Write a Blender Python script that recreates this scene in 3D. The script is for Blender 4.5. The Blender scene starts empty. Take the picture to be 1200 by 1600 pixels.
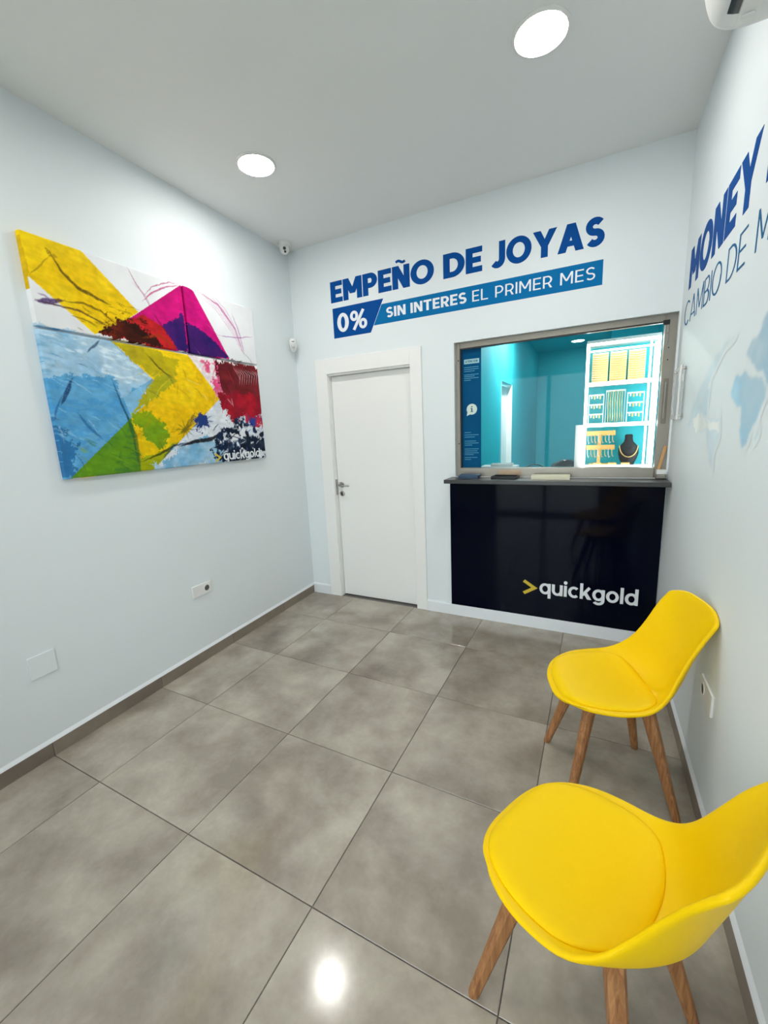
import bpy, bmesh, math, random
import numpy as np
from mathutils import Matrix, Vector
random.seed(7)
scn = bpy.context.scene
C = scn.collection

# ------------------------------------------------------------------ camera
FPX = 646.93                                   # focal length in pixels of the 1200x1600 frame
YAW, PITCH, ROLL = -0.47880, -0.19108, -0.04547
CAM = Vector((1.9626, -2.6309, 1.5169))
def cam_axes():
    ca, sa = math.cos(YAW), math.sin(YAW)
    fw = Vector((sa*math.cos(PITCH), ca*math.cos(PITCH), math.sin(PITCH)))
    r = Vector((ca, -sa, 0)); up = r.cross(fw)
    return (math.cos(ROLL)*r + math.sin(ROLL)*up, -math.sin(ROLL)*r + math.cos(ROLL)*up, fw)
RT, UP, FW = cam_axes()
cd = bpy.data.cameras.new('camera'); cam = bpy.data.objects.new('camera', cd); C.objects.link(cam)
cd.sensor_fit = 'VERTICAL'; cd.sensor_height = 24.0; cd.lens = 24.0*FPX/1600.0
cd.clip_start = 0.02
cam.matrix_world = Matrix(((RT.x, UP.x, -FW.x, CAM.x), (RT.y, UP.y, -FW.y, CAM.y), (RT.z, UP.z, -FW.z, CAM.z), (0, 0, 0, 1)))
scn.camera = cam

# ------------------------------------------------------------------ world, exposure
w = bpy.data.worlds.new('daylight'); scn.world = w; w.use_nodes = True
bg = w.node_tree.nodes['Background']; bg.inputs[0].default_value = (0.94, 0.96, 1.0, 1); bg.inputs[1].default_value = 4.0
vs = scn.view_settings
vs.view_transform = 'Standard'; vs.look = 'None'; vs.gamma = 1.0; vs.use_curve_mapping = False
vs.exposure = 0.58
LAMP_L = 74.0          # radiance of the ceiling lamp diffusers

# ------------------------------------------------------------------ room measures (metres; floor joints on multiples of 0.6)
XL, YB, H, XR = -0.4681, 0.4863, 3.0512, 2.3618
SL, SR = 0.03243, 0.01101                      # the side walls run slightly out of square
YF = -3.75                                     # shop front
def lx(y): return XL + SL*(YB-y)
def rx(y): return XR + SR*(YB-y)
def frame_matrix(xaxis, yaxis, org):
    xa = Vector(xaxis).normalized(); ya = Vector(yaxis).normalized()
    return Matrix(((xa.x, ya.x, 0, org[0]), (xa.y, ya.y, 0, org[1]), (0, 0, 1, org[2] if len(org) > 2 else 0), (0, 0, 0, 1)))
# wall frames: X to the right as one faces the wall, Y into the wall, Z up
ML = frame_matrix((-SL, 1, 0), (-1, -SL, 0), (XL, YB))
MB = frame_matrix((1, 0, 0), (0, 1, 0), (0, YB))
MR = frame_matrix((SR, -1, 0), (1, SR, 0), (XR, YB))
def ray(u, v): return FW + (u-600)/FPX*RT - (v-800)/FPX*UP
def onY(u, v, y): d = ray(u, v); return CAM + d*((y-CAM.y)/d.y)
def onZ(u, v, z): d = ray(u, v); return CAM + d*((z-CAM.z)/d.z)
def on_frame(M, u, v, off=0.0):
    """point of a wall frame (plane y=-off) under a photo pixel, in frame coordinates"""
    Mi = M.inverted(); o = Mi @ CAM; d = Mi.to_3x3() @ ray(u, v)
    return o + d*((-off-o.y)/d.y)

# ------------------------------------------------------------------ materials
MATS = {}
def mat(name, col, rough=0.5, metal=0.0, noise=0.0, nscale=8.0, bump=0.0, bscale=200.0, spec=0.5, emit=None, estr=0.0, coat=0.0):
    if name in MATS: return MATS[name]
    m = bpy.data.materials.new(name); m.use_nodes = True; MATS[name] = m
    nt = m.node_tree; b = nt.nodes['Principled BSDF']
    b.inputs['Base Color'].default_value = (*col, 1); b.inputs['Roughness'].default_value = rough
    b.inputs['Metallic'].default_value = metal; b.inputs['Specular IOR Level'].default_value = spec
    b.inputs['Coat Weight'].default_value = coat
    tc = nt.nodes.new('ShaderNodeTexCoord')
    if noise:
        n = nt.nodes.new('ShaderNodeTexNoise'); n.inputs['Scale'].default_value = nscale; n.inputs['Detail'].default_value = 5
        r = nt.nodes.new('ShaderNodeMapRange'); r.inputs[3].default_value = 1-noise; r.inputs[4].default_value = 1+noise
        mx = nt.nodes.new('ShaderNodeVectorMath'); mx.operation = 'SCALE'; mx.inputs[0].default_value = col
        nt.links.new(tc.outputs['Object'], n.inputs['Vector']); nt.links.new(n.outputs['Fac'], r.inputs[0])
        nt.links.new(r.outputs[0], mx.inputs['Scale']); nt.links.new(mx.outputs[0], b.inputs['Base Color'])
    if bump:
        n2 = nt.nodes.new('ShaderNodeTexNoise'); n2.inputs['Scale'].default_value = bscale; n2.inputs['Detail'].default_value = 3
        bp = nt.nodes.new('ShaderNodeBump'); bp.inputs['Strength'].default_value = bump; bp.inputs['Distance'].default_value = 0.002
        nt.links.new(tc.outputs['Object'], n2.inputs['Vector']); nt.links.new(n2.outputs['Fac'], bp.inputs['Height'])
        nt.links.new(bp.outputs[0], b.inputs['Normal'])
    if emit:
        b.inputs['Emission Color'].default_value = (*emit, 1); b.inputs['Emission Strength'].default_value = estr
    return m
def srgb(r, g, b):
    f = lambda c: (c/255/12.92) if c/255 <= 0.04045 else ((c/255+0.055)/1.055)**2.4
    return (f(r), f(g), f(b))

M_wall = mat('wall_paint', (0.765, 0.82, 0.835), 0.55, bump=0.12, bscale=160, spec=0.3)
M_ceil = mat('ceiling_paint', (0.83, 0.845, 0.835), 0.8, bump=0.1, bscale=140, spec=0.2)
M_white = mat('white_lacquer', (0.87, 0.87, 0.855), 0.38, noise=0.015, nscale=3)
M_base = mat('white_baseboard', (0.80, 0.83, 0.86), 0.4, noise=0.01)
M_plastic = mat('white_plastic', (0.80, 0.80, 0.78), 0.35, noise=0.01)
M_dark = mat('dark_plastic', (0.012, 0.012, 0.014), 0.3, noise=0.1)
M_steel = mat('brushed_steel', (0.30, 0.275, 0.235), 0.38, 0.7, noise=0.10, nscale=14, bump=0.05, bscale=60)
M_chrome = mat('satin_nickel', (0.42, 0.41, 0.39), 0.28, 1.0, noise=0.03)
M_grout = mat('grout', (0.14, 0.13, 0.12), 0.85, noise=0.15, nscale=60)
M_counter = mat('counter_slate', (0.035, 0.036, 0.036), 0.32, noise=0.25, nscale=30, bump=0.05)
M_panel = mat('navy_gloss_panel', (0.0006, 0.0016, 0.0085), 0.07, noise=0.1, nscale=2, spec=0.10)
M_yellow = mat('yellow_shell', (0.89, 0.575, 0.0), 0.42, noise=0.015, nscale=5, spec=0.16)
M_pad = mat('yellow_leatherette', (0.89, 0.575, 0.0), 0.5, noise=0.02, nscale=7, bump=0.12, bscale=350, spec=0.12)
M_text = mat('blue_vinyl', srgb(8, 74, 146), 0.6, noise=0.03, nscale=4, spec=0.06)
M_text2 = mat('blue_vinyl_light', srgb(12, 110, 168), 0.6, noise=0.03, nscale=4, spec=0.06)
M_textw = mat('white_vinyl', (0.80, 0.84, 0.87), 0.45, noise=0.01)
M_gold = mat('logo_yellow', srgb(214, 186, 50), 0.45, noise=0.02)
M_teal = mat('turquoise_paint', (0.03, 0.52, 0.60), 0.6, noise=0.02, nscale=2, bump=0.1)
M_ledw = mat('white_led', (0.9, 0.9, 0.9), 0.5, noise=0.01, emit=(1, 0.98, 0.94), estr=6.0)
M_lamp = mat('lamp_diffuser', (0.9, 0.9, 0.9), 0.5, noise=0.01, emit=(1.0, 0.975, 0.93), estr=LAMP_L)
M_lamp2 = mat('office_lamp_diffuser', (0.9, 0.9, 0.9), 0.5, noise=0.01, emit=(1.0, 0.98, 0.95), estr=30)
M_cream = mat('cream_velvet', srgb(246, 228, 176), 0.8, noise=0.04, nscale=30)
M_goldm = mat('gold_metal', (0.95, 0.62, 0.22), 0.3, 0.6, noise=0.05)
M_orange = mat('amber_stand', srgb(246, 190, 110), 0.6, noise=0.05)
M_paper = mat('white_paper', (0.82, 0.83, 0.82), 0.7, noise=0.02)
M_leaf = mat('leaflet_blue', srgb(52, 82, 112), 0.45, noise=0.25, nscale=40)
M_skin = mat('pale_tray', srgb(226, 222, 196), 0.5, noise=0.03)
M_pencil = mat('pale_wood', srgb(206, 158, 104), 0.6, noise=0.1, nscale=30)

def wood_material():
    m = bpy.data.materials.new('beech_wood'); m.use_nodes = True; nt = m.node_tree; b = nt.nodes['Principled BSDF']
    tc = nt.nodes.new('ShaderNodeTexCoord'); mp = nt.nodes.new('ShaderNodeMapping'); mp.inputs['Scale'].default_value = (40, 40, 3)
    n = nt.nodes.new('ShaderNodeTexNoise'); n.inputs['Scale'].default_value = 2.5; n.inputs['Detail'].default_value = 6; n.inputs['Distortion'].default_value = 1.0
    cr = nt.nodes.new('ShaderNodeValToRGB'); cr.color_ramp.elements[0].position = 0.3; cr.color_ramp.elements[1].position = 0.75
    cr.color_ramp.elements[0].color = (*srgb(132, 84, 46), 1); cr.color_ramp.elements[1].color = (*srgb(186, 132, 84), 1)
    nt.links.new(tc.outputs['Object'], mp.inputs[0]); nt.links.new(mp.outputs[0], n.inputs['Vector'])
    nt.links.new(n.outputs['Fac'], cr.inputs[0]); nt.links.new(cr.outputs[0], b.inputs['Base Color'])
    b.inputs['Roughness'].default_value = 0.5
    return m
M_wood = wood_material()

def tile_material(name, c0, c1, c2, rough):
    """mottled grey-beige porcelain with soft stains, different on every tile"""
    m = bpy.data.materials.new(name); m.use_nodes = True; nt = m.node_tree; b = nt.nodes['Principled BSDF']
    tc = nt.nodes.new('ShaderNodeTexCoord'); oi = nt.nodes.new('ShaderNodeObjectInfo')
    comb = nt.nodes.new('ShaderNodeVectorMath'); comb.operation = 'SCALE'; comb.inputs[0].default_value = (37.0, 19.0, 53.0)
    add = nt.nodes.new('ShaderNodeVectorMath'); add.operation = 'ADD'
    nt.links.new(oi.outputs['Random'], comb.inputs['Scale']); nt.links.new(tc.outputs['Object'], add.inputs[0]); nt.links.new(comb.outputs[0], add.inputs[1])
    def noise(scale, det, dist, rough_=0.5):
        n = nt.nodes.new('ShaderNodeTexNoise'); n.inputs['Scale'].default_value = scale; n.inputs['Detail'].default_value = det
        n.inputs['Distortion'].default_value = dist; n.inputs['Roughness'].default_value = rough_
        nt.links.new(add.outputs[0], n.inputs['Vector']); return n
    n1 = noise(3.0, 9, 0.12, 0.60); n2 = noise(2.4, 5, 0.25); n3 = noise(60, 3, 0)
    r1 = nt.nodes.new('ShaderNodeValToRGB'); r1.color_ramp.elements[0].position = 0.36; r1.color_ramp.elements[1].position = 0.64
    r1.color_ramp.elements[0].color = (*c0, 1); r1.color_ramp.elements[1].color = (*c1, 1)
    nt.links.new(n1.outputs['Fac'], r1.inputs[0])
    r2 = nt.nodes.new('ShaderNodeValToRGB'); r2.color_ramp.elements[0].position = 0.54; r2.color_ramp.elements[1].position = 0.80
    r2.color_ramp.elements[0].color = (0, 0, 0, 1); r2.color_ramp.elements[1].color = (0.75, 0.75, 0.75, 1)
    nt.links.new(n2.outputs['Fac'], r2.inputs[0])
    mx = nt.nodes.new('ShaderNodeMix'); mx.data_type = 'RGBA'; mx.inputs[7].default_value = (*c2, 1)
    nt.links.new(r2.outputs[0], mx.inputs[0]); nt.links.new(r1.outputs[0], mx.inputs[6])
    fine = nt.nodes.new('ShaderNodeMapRange'); fine.inputs[3].default_value = 0.93; fine.inputs[4].default_value = 1.07
    nt.links.new(n3.outputs['Fac'], fine.inputs[0])
    sc = nt.nodes.new('ShaderNodeVectorMath'); sc.operation = 'SCALE'
    nt.links.new(mx.outputs[2], sc.inputs[0]); nt.links.new(fine.outputs[0], sc.inputs['Scale'])
    nt.links.new(sc.outputs[0], b.inputs['Base Color'])
    rr = nt.nodes.new('ShaderNodeMapRange'); rr.inputs[3].default_value = rough*0.8; rr.inputs[4].default_value = rough*1.25
    nt.links.new(n1.outputs['Fac'], rr.inputs[0]); nt.links.new(rr.outputs[0], b.inputs['Roughness'])
    return m
M_tile = tile_material('porcelain_tile', srgb(143, 133, 121), srgb(180, 172, 158), srgb(104, 90, 78), 0.13)
M_skirt = tile_material('skirting_tile', srgb(122, 110, 98), srgb(143, 132, 119), srgb(108, 96, 86), 0.3)

def glass_material(name, tint, refl=1.0):
    m = bpy.data.materials.new(name); m.use_nodes = True; nt = m.node_tree
    for n in list(nt.nodes): nt.nodes.remove(n)
    out = nt.nodes.new('ShaderNodeOutputMaterial'); tr = nt.nodes.new('ShaderNodeBsdfTransparent'); tr.inputs[0].default_value = (*tint, 1)
    gl = nt.nodes.new('ShaderNodeBsdfGlossy'); gl.inputs['Roughness'].default_value = 0.01; gl.inputs[0].default_value = (refl, refl, refl, 1)
    fr = nt.nodes.new('ShaderNodeFresnel'); fr.inputs[0].default_value = 1.45; mx = nt.nodes.new('ShaderNodeMixShader')
    nt.links.new(fr.outputs[0], mx.inputs[0]); nt.links.new(tr.outputs[0], mx.inputs[1]); nt.links.new(gl.outputs[0], mx.inputs[2])
    nt.links.new(mx.outputs[0], out.inputs[0]); return m
M_glass = glass_material('clear_glass', (0.94, 0.985, 0.985), 0.18)
def milky_material():
    m = bpy.data.materials.new('clear_acrylic'); m.use_nodes = True; b = m.node_tree.nodes['Principled BSDF']
    b.inputs['Base Color'].default_value = (.86, .88, .88, 1); b.inputs['Alpha'].default_value = .35; b.inputs['Roughness'].default_value = .25
    b.inputs['Specular IOR Level'].default_value = .2
    return m
M_acryl = milky_material()

def attr_material(name, rough, alpha=False, bump=False):
    """printed colour stored on the mesh (attribute 'print')"""
    m = bpy.data.materials.new(name); m.use_nodes = True; nt = m.node_tree; b = nt.nodes['Principled BSDF']
    a = nt.nodes.new('ShaderNodeAttribute'); a.attribute_name = 'print'
    nt.links.new(a.outputs['Color'], b.inputs['Base Color']); b.inputs['Roughness'].default_value = rough
    b.inputs['Specular IOR Level'].default_value = 0.08
    if alpha: nt.links.new(a.outputs['Alpha'], b.inputs['Alpha'])
    if bump:
        tc = nt.nodes.new('ShaderNodeTexCoord'); n = nt.nodes.new('ShaderNodeTexNoise'); n.inputs['Scale'].default_value = 420
        bp = nt.nodes.new('ShaderNodeBump'); bp.inputs['Strength'].default_value = 0.15; bp.inputs['Distance'].default_value = 0.001
        nt.links.new(tc.outputs['Object'], n.inputs['Vector']); nt.links.new(n.outputs['Fac'], bp.inputs['Height']); nt.links.new(bp.outputs[0], b.inputs['Normal'])
    return m
M_canvas = attr_material('printed_canvas', 0.55, bump=True)
M_map = attr_material('printed_map_vinyl', 0.55)

# ------------------------------------------------------------------ object helpers
def link(o, parent=None, M=None):
    C.objects.link(o)
    if parent is not None:
        o.parent = parent
    if M is not None: o.matrix_basis = M
    return o
def tag(o, label=None, cat=None, group=None, kind=None):
    if label: o['label'] = label
    if cat: o['category'] = cat
    if group: o['group'] = group
    if kind: o['kind'] = kind
    return o
def empty(name, M=None, label=None, cat=None, group=None, kind=None):
    o = bpy.data.objects.new(name, None); o.empty_display_size = 0.05
    link(o, None, M); return tag(o, label, cat, group, kind)
def from_data(name, vs_, fs, m, parent=None, M=None, smooth=False):
    me = bpy.data.meshes.new(name); me.from_pydata([tuple(v) for v in vs_], [], fs); me.update()
    me.materials.append(m)
    if smooth: me.shade_smooth()
    return link(bpy.data.objects.new(name, me), parent, M)
def bm_obj(name, bm, m, parent=None, M=None, smooth=False):
    me = bpy.data.meshes.new(name); bm.normal_update(); bm.to_mesh(me); bm.free()
    for x in (m if isinstance(m, (list, tuple)) else [m]): me.materials.append(x)
    if smooth: me.shade_smooth()
    return link(bpy.data.objects.new(name, me), parent, M)
def add_box(bm, x0, x1, y0, y1, z0, z1, bev=0.0, seg=2, X=None):
    mt = Matrix.Translation(((x0+x1)/2, (y0+y1)/2, (z0+z1)/2)) @ Matrix.Diagonal((x1-x0, y1-y0, z1-z0, 1))
    if X is not None: mt = X @ mt
    r = bmesh.ops.create_cube(bm, size=1, matrix=mt)
    if bev > 0:
        es = list({e for v in r['verts'] for e in v.link_edges})
        bmesh.ops.bevel(bm, geom=es, offset=bev, segments=seg, affect='EDGES', profile=0.5)
def box(name, x0, x1, y0, y1, z0, z1, m, parent=None, M=None, bev=0.0, seg=2):
    bm = bmesh.new(); add_box(bm, x0, x1, y0, y1, z0, z1, bev, seg); return bm_obj(name, bm, m, parent, M)
def boxes(name, lst, m, parent=None, M=None, bev=0.0):
    bm = bmesh.new()
    for b in lst: add_box(bm, *b, bev=bev)
    return bm_obj(name, bm, m, parent, M)
def add_tube(bm, pts, r, n=8, cap=True):
    """tube along a polyline, radius r (number or list)"""
    pts = [Vector(p) for p in pts]; rs = r if isinstance(r, (list, tuple)) else [r]*len(pts)
    ref = Vector((0, 0, 1)); rings = []
    for i, p in enumerate(pts):
        t = (pts[min(i+1, len(pts)-1)] - pts[max(i-1, 0)]).normalized()
        a = t.cross(ref)
        if a.length < 1e-4: a = t.cross(Vector((1, 0, 0)))
        a.normalize(); b = a.cross(t).normalized()
        rings.append([bm.verts.new(p + rs[i]*(math.cos(2*math.pi*k/n)*a + math.sin(2*math.pi*k/n)*b)) for k in range(n)])
    for i in range(len(rings)-1):
        for k in range(n):
            bm.faces.new((rings[i][k], rings[i][(k+1) % n], rings[i+1][(k+1) % n], rings[i+1][k]))
    if cap: bm.faces.new(rings[0]); bm.faces.new(rings[-1][::-1])
def tube(name, pts, r, m, parent=None, M=None, n=8):
    bm = bmesh.new(); add_tube(bm, pts, r, n); bmesh.ops.recalc_face_normals(bm, faces=bm.faces); return bm_obj(name, bm, m, parent, M, True)
def add_lathe(bm, prof, n=32, X=None):
    """profile [(radius, z)] turned round local z"""
    rings = []
    for r, z in prof:
        ring = []
        for k in range(n):
            v = Vector((r*math.cos(2*math.pi*k/n), r*math.sin(2*math.pi*k/n), z))
            ring.append(bm.verts.new(X @ v if X is not None else v))
        rings.append(ring)
    for i in range(len(rings)-1):
        for k in range(n): bm.faces.new((rings[i][k], rings[i][(k+1) % n], rings[i+1][(k+1) % n], rings[i+1][k]))
    bm.faces.new(rings[0][::-1]); bm.faces.new(rings[-1])
def lathe(name, prof, m, parent=None, M=None, n=32, smooth=True):
    bm = bmesh.new(); add_lathe(bm, prof, n); bmesh.ops.recalc_face_normals(bm, faces=bm.faces)
    o = bm_obj(name, bm, m, parent, M, smooth)
    if smooth:
        try: o.data.set_sharp_from_angle(angle=math.radians(40))
        except Exception: pass
    return o
def prism(name, poly, y0, y1, m, parent=None, M=None):
    """outline in local x,z drawn out from y0 (front) to y1"""
    n = len(poly); v = [(x, y0, z) for x, z in poly] + [(x, y1, z) for x, z in poly]
    f = [tuple(range(n)), tuple(range(2*n-1, n-1, -1))] + [(i, i+n, (i+1) % n + n, (i+1) % n) for i in range(n)]
    bm = bmesh.new(); vs_ = [bm.verts.new(p) for p in v]
    for q in f: bm.faces.new([vs_[i] for i in q])
    bmesh.ops.recalc_face_normals(bm, faces=bm.faces); return bm_obj(name, bm, m, parent, M)
I4 = Matrix.Identity(4)
T = Matrix.Translation
RX90 = Matrix.Rotation(math.pi/2, 4, 'X')        # lathe axis -> -y (out of a wall)

# ================================================================== STRUCTURE
# floor: grout bed with single tiles
floor = from_data('floor', [(lx(YB)-.02, YB+.13, -.004), (rx(YB)+.02, YB+.13, -.004), (rx(YF)+.02, YF, -.004), (lx(YF)-.02, YF, -.004),
                            (lx(YB)-.02, YB+.13, -.12), (rx(YB)+.02, YB+.13, -.12), (rx(YF)+.02, YF, -.12), (lx(YF)-.02, YF, -.12)],
                  [(3, 2, 1, 0), (4, 5, 6, 7), (0, 1, 5, 4), (1, 2, 6, 5), (2, 3, 7, 6), (3, 0, 4, 7)], M_grout)
tag(floor, kind='structure')
G = 0.0016
rows = [(YB, 0.0)] + [(-0.6*i, -0.6*(i+1)) for i in range(6)] + [(-3.6, YF)]
cols = [(None, 0.0), (0.0, 0.6), (0.6, 1.2), (1.2, 1.8), (1.8, None)]
for (y1, y0) in rows:
    for (a0, a1) in cols:
        ya, yb = y0+G, y1-G
        pts = [((lx(ya) if a0 is None else a0+G), ya), ((rx(ya) if a1 is None else a1-G), ya),
               ((rx(yb) if a1 is None else a1-G), yb), ((lx(yb) if a0 is None else a0+G), yb)]
        cx = sum(q[0] for q in pts)/4; cy = sum(q[1] for q in pts)/4
        lift = random.uniform(0, 0.0003); bv = 0.0012
        top = []
        for (x, y) in pts: top.append((x - cx - math.copysign(bv, x-cx), y - cy - math.copysign(bv, y-cy), 0.0 + lift))
        low = [(x-cx, y-cy, -bv) for x, y in pts]; bot = [(x-cx, y-cy, -0.0042) for x, y in pts]
        f = [(0, 1, 2, 3)] + [(i+4, (i+1) % 4+4, (i+1) % 4, i) for i in range(4)] + [(i+8, (i+1) % 4+8, (i+1) % 4+4, i+4) for i in range(4)]
        from_data('tile', top+low+bot, f, M_tile, floor, T((cx, cy, 0)))

# ceiling
ceiling = from_data('ceiling', [(lx(YB)-.1, YB+.02, H), (rx(YB)+.1, YB+.02, H), (rx(YF)+.1, YF, H), (lx(YF)-.1, YF, H),
                                (lx(YB)-.1, YB+.02, H+.15), (rx(YB)+.1, YB+.02, H+.15), (rx(YF)+.1, YF, H+.15), (lx(YF)-.1, YF, H+.15)],
                    [(0, 1, 2, 3), (7, 6, 5, 4), (4, 5, 1, 0), (5, 6, 2, 1), (6, 7, 3, 2), (7, 4, 0, 3)], M_ceil)
tag(ceiling, kind='structure')
LEN = (YB-YF)
wl = box('wall_left', -LEN*1.001, .12, 0, .12, -.1, H+.05, M_wall, None, ML); tag(wl, kind='structure')
wr = box('wall_right', -.0, LEN*1.001, 0, .12, -.1, H+.05, M_wall, None, MR); tag(wr, kind='structure')
# back wall with the door opening and the hatch opening
DX0, DX1, DH = -0.155, 0.645, 2.035
WX0, WX1, WZ0, WZ1 = 0.985, 2.352, 1.150, 2.134
WT = 0.20
wb = boxes('wall_back', [(XL-.1, DX0, 0, WT, -.1, H+.05), (DX0, DX1, 0, WT, DH, H+.05), (DX1, WX0, 0, WT, -.1, H+.05),
                         (WX0, WX1, 0, WT, WZ1, H+.05), (WX0, WX1, 0, WT, -.1, WZ0), (WX1, XR+.12, 0, WT, -.1, H+.05), (DX0, DX1, .13, WT, -.1, DH)], M_wall, None, MB)  # last box is an unseen slab added to stop light leaking past the door
tag(wb, kind='structure')
# shop front behind the camera: wall with a wide glazed opening that lets daylight in
FX0, FX1, FH = 0.35, 2.05, 2.35
wf = boxes('wall_front', [(lx(YF)-.1, FX0, YF-.15, YF, -.1, H+.05), (FX1, rx(YF)+.1, YF-.15, YF, -.1, H+.05), (FX0, FX1, YF-.15, YF, FH, H+.05)], M_wall)
tag(wf, kind='structure')
d2 = empty('door_2', T((FX0, YF-.07, 0)), kind='structure')
FWd = FX1-FX0
for n_, b_ in (('frame', (0, .05, -.03, .03, 0, FH)), ('frame', (FWd-.05, FWd, -.03, .03, 0, FH)), ('frame', (.05, FWd-.05, -.03, .03, FH-.05, FH)),
               ('frame', (.05, FWd-.05, -.03, .03, 0, .06)), ('frame', (FWd/2-.03, FWd/2+.03, -.03, .03, .06, FH-.05))):
    box(n_, *b_, M_chrome, d2, None, .003)
box('pane', .05, FWd/2-.03, -.004, .004, .06, FH-.05, M_glass, d2); box('pane', FWd/2+.03, FWd-.05, -.004, .004, .06, FH-.05, M_glass, d2)
pav = box('ground_outside', -6, 8, YF-8, YF-.15, -.12, -.02, mat('pavement', (0.42, 0.41, 0.39), 0.8, noise=0.1, nscale=3)); pav['kind'] = 'structure'

# skirting of the left and right walls: single tile pieces, with a white bead of plaster above
def skirting(name, M, sgn, y_from, y_to, conv):
    e = empty(name, M, kind='structure')
    ys = [y for y in [YB] + [-0.6*i for i in range(0, 7)] if y_from >= y >= y_to] + [y_to]
    if ys[0] != y_from: ys = [y_from] + ys
    for y1, y0 in zip(ys[:-1], ys[1:]):
        if y1-y0 < .02: continue
        a, b = sorted((conv(y1), conv(y0)))
        box('skirting_tile', a+.001, b-.001, -.011, 0, 0, .074, M_skirt, e, None, .0015, 1)
    a, b = sorted((conv(y_from), conv(y_to)))
    bm = bmesh.new()
    vs_ = [bm.verts.new(p) for p in [(a, 0, .074), (a, -.010, .0745), (a, -.0075, .081), (a, 0, .094), (b, 0, .074), (b, -.010, .0745), (b, -.0075, .081), (b, 0, .094)]]
    for q in ((0, 1, 2, 3), (4, 7, 6, 5), (1, 5, 6, 2), (2, 6, 7, 3), (0, 4, 5, 1)): bm.faces.new([vs_[i] for i in q])
    bmesh.ops.recalc_face_normals(bm, faces=bm.faces)
    bm_obj('bead', bm, M_base, e)
    return e
skirting('baseboard_left', ML, -1, YB-.016, YF, lambda y: -(YB-y)*math.sqrt(1+SL*SL))
skirting('baseboard_right', MR, 1, YB-.016, YF, lambda y: (YB-y)*math.sqrt(1+SR*SR))
# white baseboard of the back wall, in two runs
CX0, CX1, CZ = -0.262, 0.728, 2.148            # outer edges of the door casing
bb = empty('baseboard_back', MB, kind='structure')
for a, b in ((XL, CX0), (CX1, XR)):
    prof = [(0, 0), (-.014, 0), (-.014, .084), (-.010, .094), (0, .094)]
    bm = bmesh.new(); l = [bm.verts.new((a, y, z)) for y, z in prof]; r = [bm.verts.new((b, y, z)) for y, z in prof]; n = len(prof)
    bm.faces.new(l); bm.faces.new(r[::-1])
    for i in range(n): bm.faces.new((l[i], r[i], r[(i+1) % n], l[(i+1) % n]))
    bmesh.ops.recalc_face_normals(bm, faces=bm.faces); bm_obj('board', bm, M_base, bb)

# ------------------------------------------------------------------ white door
d1 = empty('door_1', MB, kind='structure')
cas = .014
box('casing', CX0, DX0+.012, -cas, 0, 0, CZ, M_white, d1, None, .003)
box('casing', DX1-.012, CX1, -cas, 0, 0, CZ, M_white, d1, None, .003)
box('casing', DX0+.012, DX1-.012, -cas, 0, DH-.012, CZ, M_white, d1, None, .003)
box('jamb', DX0, DX0+.014, 0, .12, 0, DH-.012, M_white, d1); box('jamb', DX1-.014, DX1, 0, .12, 0, DH-.012, M_white, d1)
box('jamb', DX0+.014, DX1-.014, 0, .12, DH-.026, DH-.012, M_white, d1)
leaf = box('leaf', DX0+.017, DX1-.017, .045, .085, .008, DH-.029, M_white, d1, None, .002)
hx, hz = -0.098, 1.062
hd = lathe('handle_rose', [(.026, 0), (.026, .006), (.023, .009)], M_chrome, leaf, T((hx, .045, hz)) @ RX90)
tube('lever', [(hx, .045, hz), (hx, -.005, hz), (hx+.012, -.014, hz), (hx+.11, -.014, hz-.003)], [.009, .009, .009, .0075], M_chrome, leaf, None, 10)
lathe('lock_rose', [(.024, 0), (.024, .006), (.021, .008)], M_chrome, leaf, T((hx+.002, .045, hz-.082)) @ RX90)
box('keyhole', hx-.004, hx+.008, .033, .037, hz-.098, hz-.068, M_dark, leaf, None, .001)
box('latch_plate', DX0+.012, DX0+.0165, .012, .04, hz-.09, hz+.05, M_chrome, d1)

# ------------------------------------------------------------------ hatch window in the back wall
w1 = empty('window_1', MB, kind='structure')
F0, F1 = .034, .10                              # frame depth behind the wall face
GX0, GX1, GZ0, GZ1 = 1.018, 2.291, 1.214, 2.094
box('frame', WX0, GX0, F0, F1, WZ0, WZ1, M_steel, w1, None, .002)
box('frame', GX1, WX1, F0, F1, WZ0, WZ1, M_steel, w1, None, .002)
box('frame', GX0, GX1, F0, F1, GZ1, WZ1, M_steel, w1, None, .002)
sill = box('frame', GX0, GX1, F0-.01, F1, WZ0, GZ0, M_steel, w1, None, .003)
box('glazing_bead', GX0, GX0+.008, F0+.004, F0+.03, GZ0, GZ1, M_dark, w1); box('glazing_bead', GX0+.008, GX1, F0+.004, F0+.03, GZ1-.008, GZ1, M_dark, w1)
box('glass_pane', GX0+.001, GX1-.001, F0+.032, F0+.042, GZ0+.001, GZ1-.001, M_glass, w1)
# lock fittings on the right stile
lk = box('latch_plate', GX1+.014, GX1+.040, F0-.004, F0+.001, 1.49, 1.76, mat('worn_steel', (0.22, 0.19, 0.15), 0.45, 0.7, noise=0.25, nscale=30), w1, None, .002)
box('latch_bar', GX1+.021, GX1+.028, F0-.011, F0-.004, 1.52, 1.74, M_chrome, lk, None, .002)
for z in (1.96, 2.03): box('keeper', GX1+.012, GX1+.018, F0-.006, F0, z, z+.055, M_chrome, w1, None, .001)
box('corner_clip', GX1-.012, GX1+.022, F0-.008, F0, 2.072, 2.10, M_dark, w1, None, .002)
for z in (1.94, 1.87): lathe('screw', [(.004, 0), (.004, .002)], M_dark, w1, T((GX1+.025, F0, z)) @ RX90, 10)
for z in (2.01, 1.40): lathe('screw', [(.005, 0), (.005, .002)], M_dark, w1, T((GX0-.010, F0, z)) @ RX90, 10)
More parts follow.
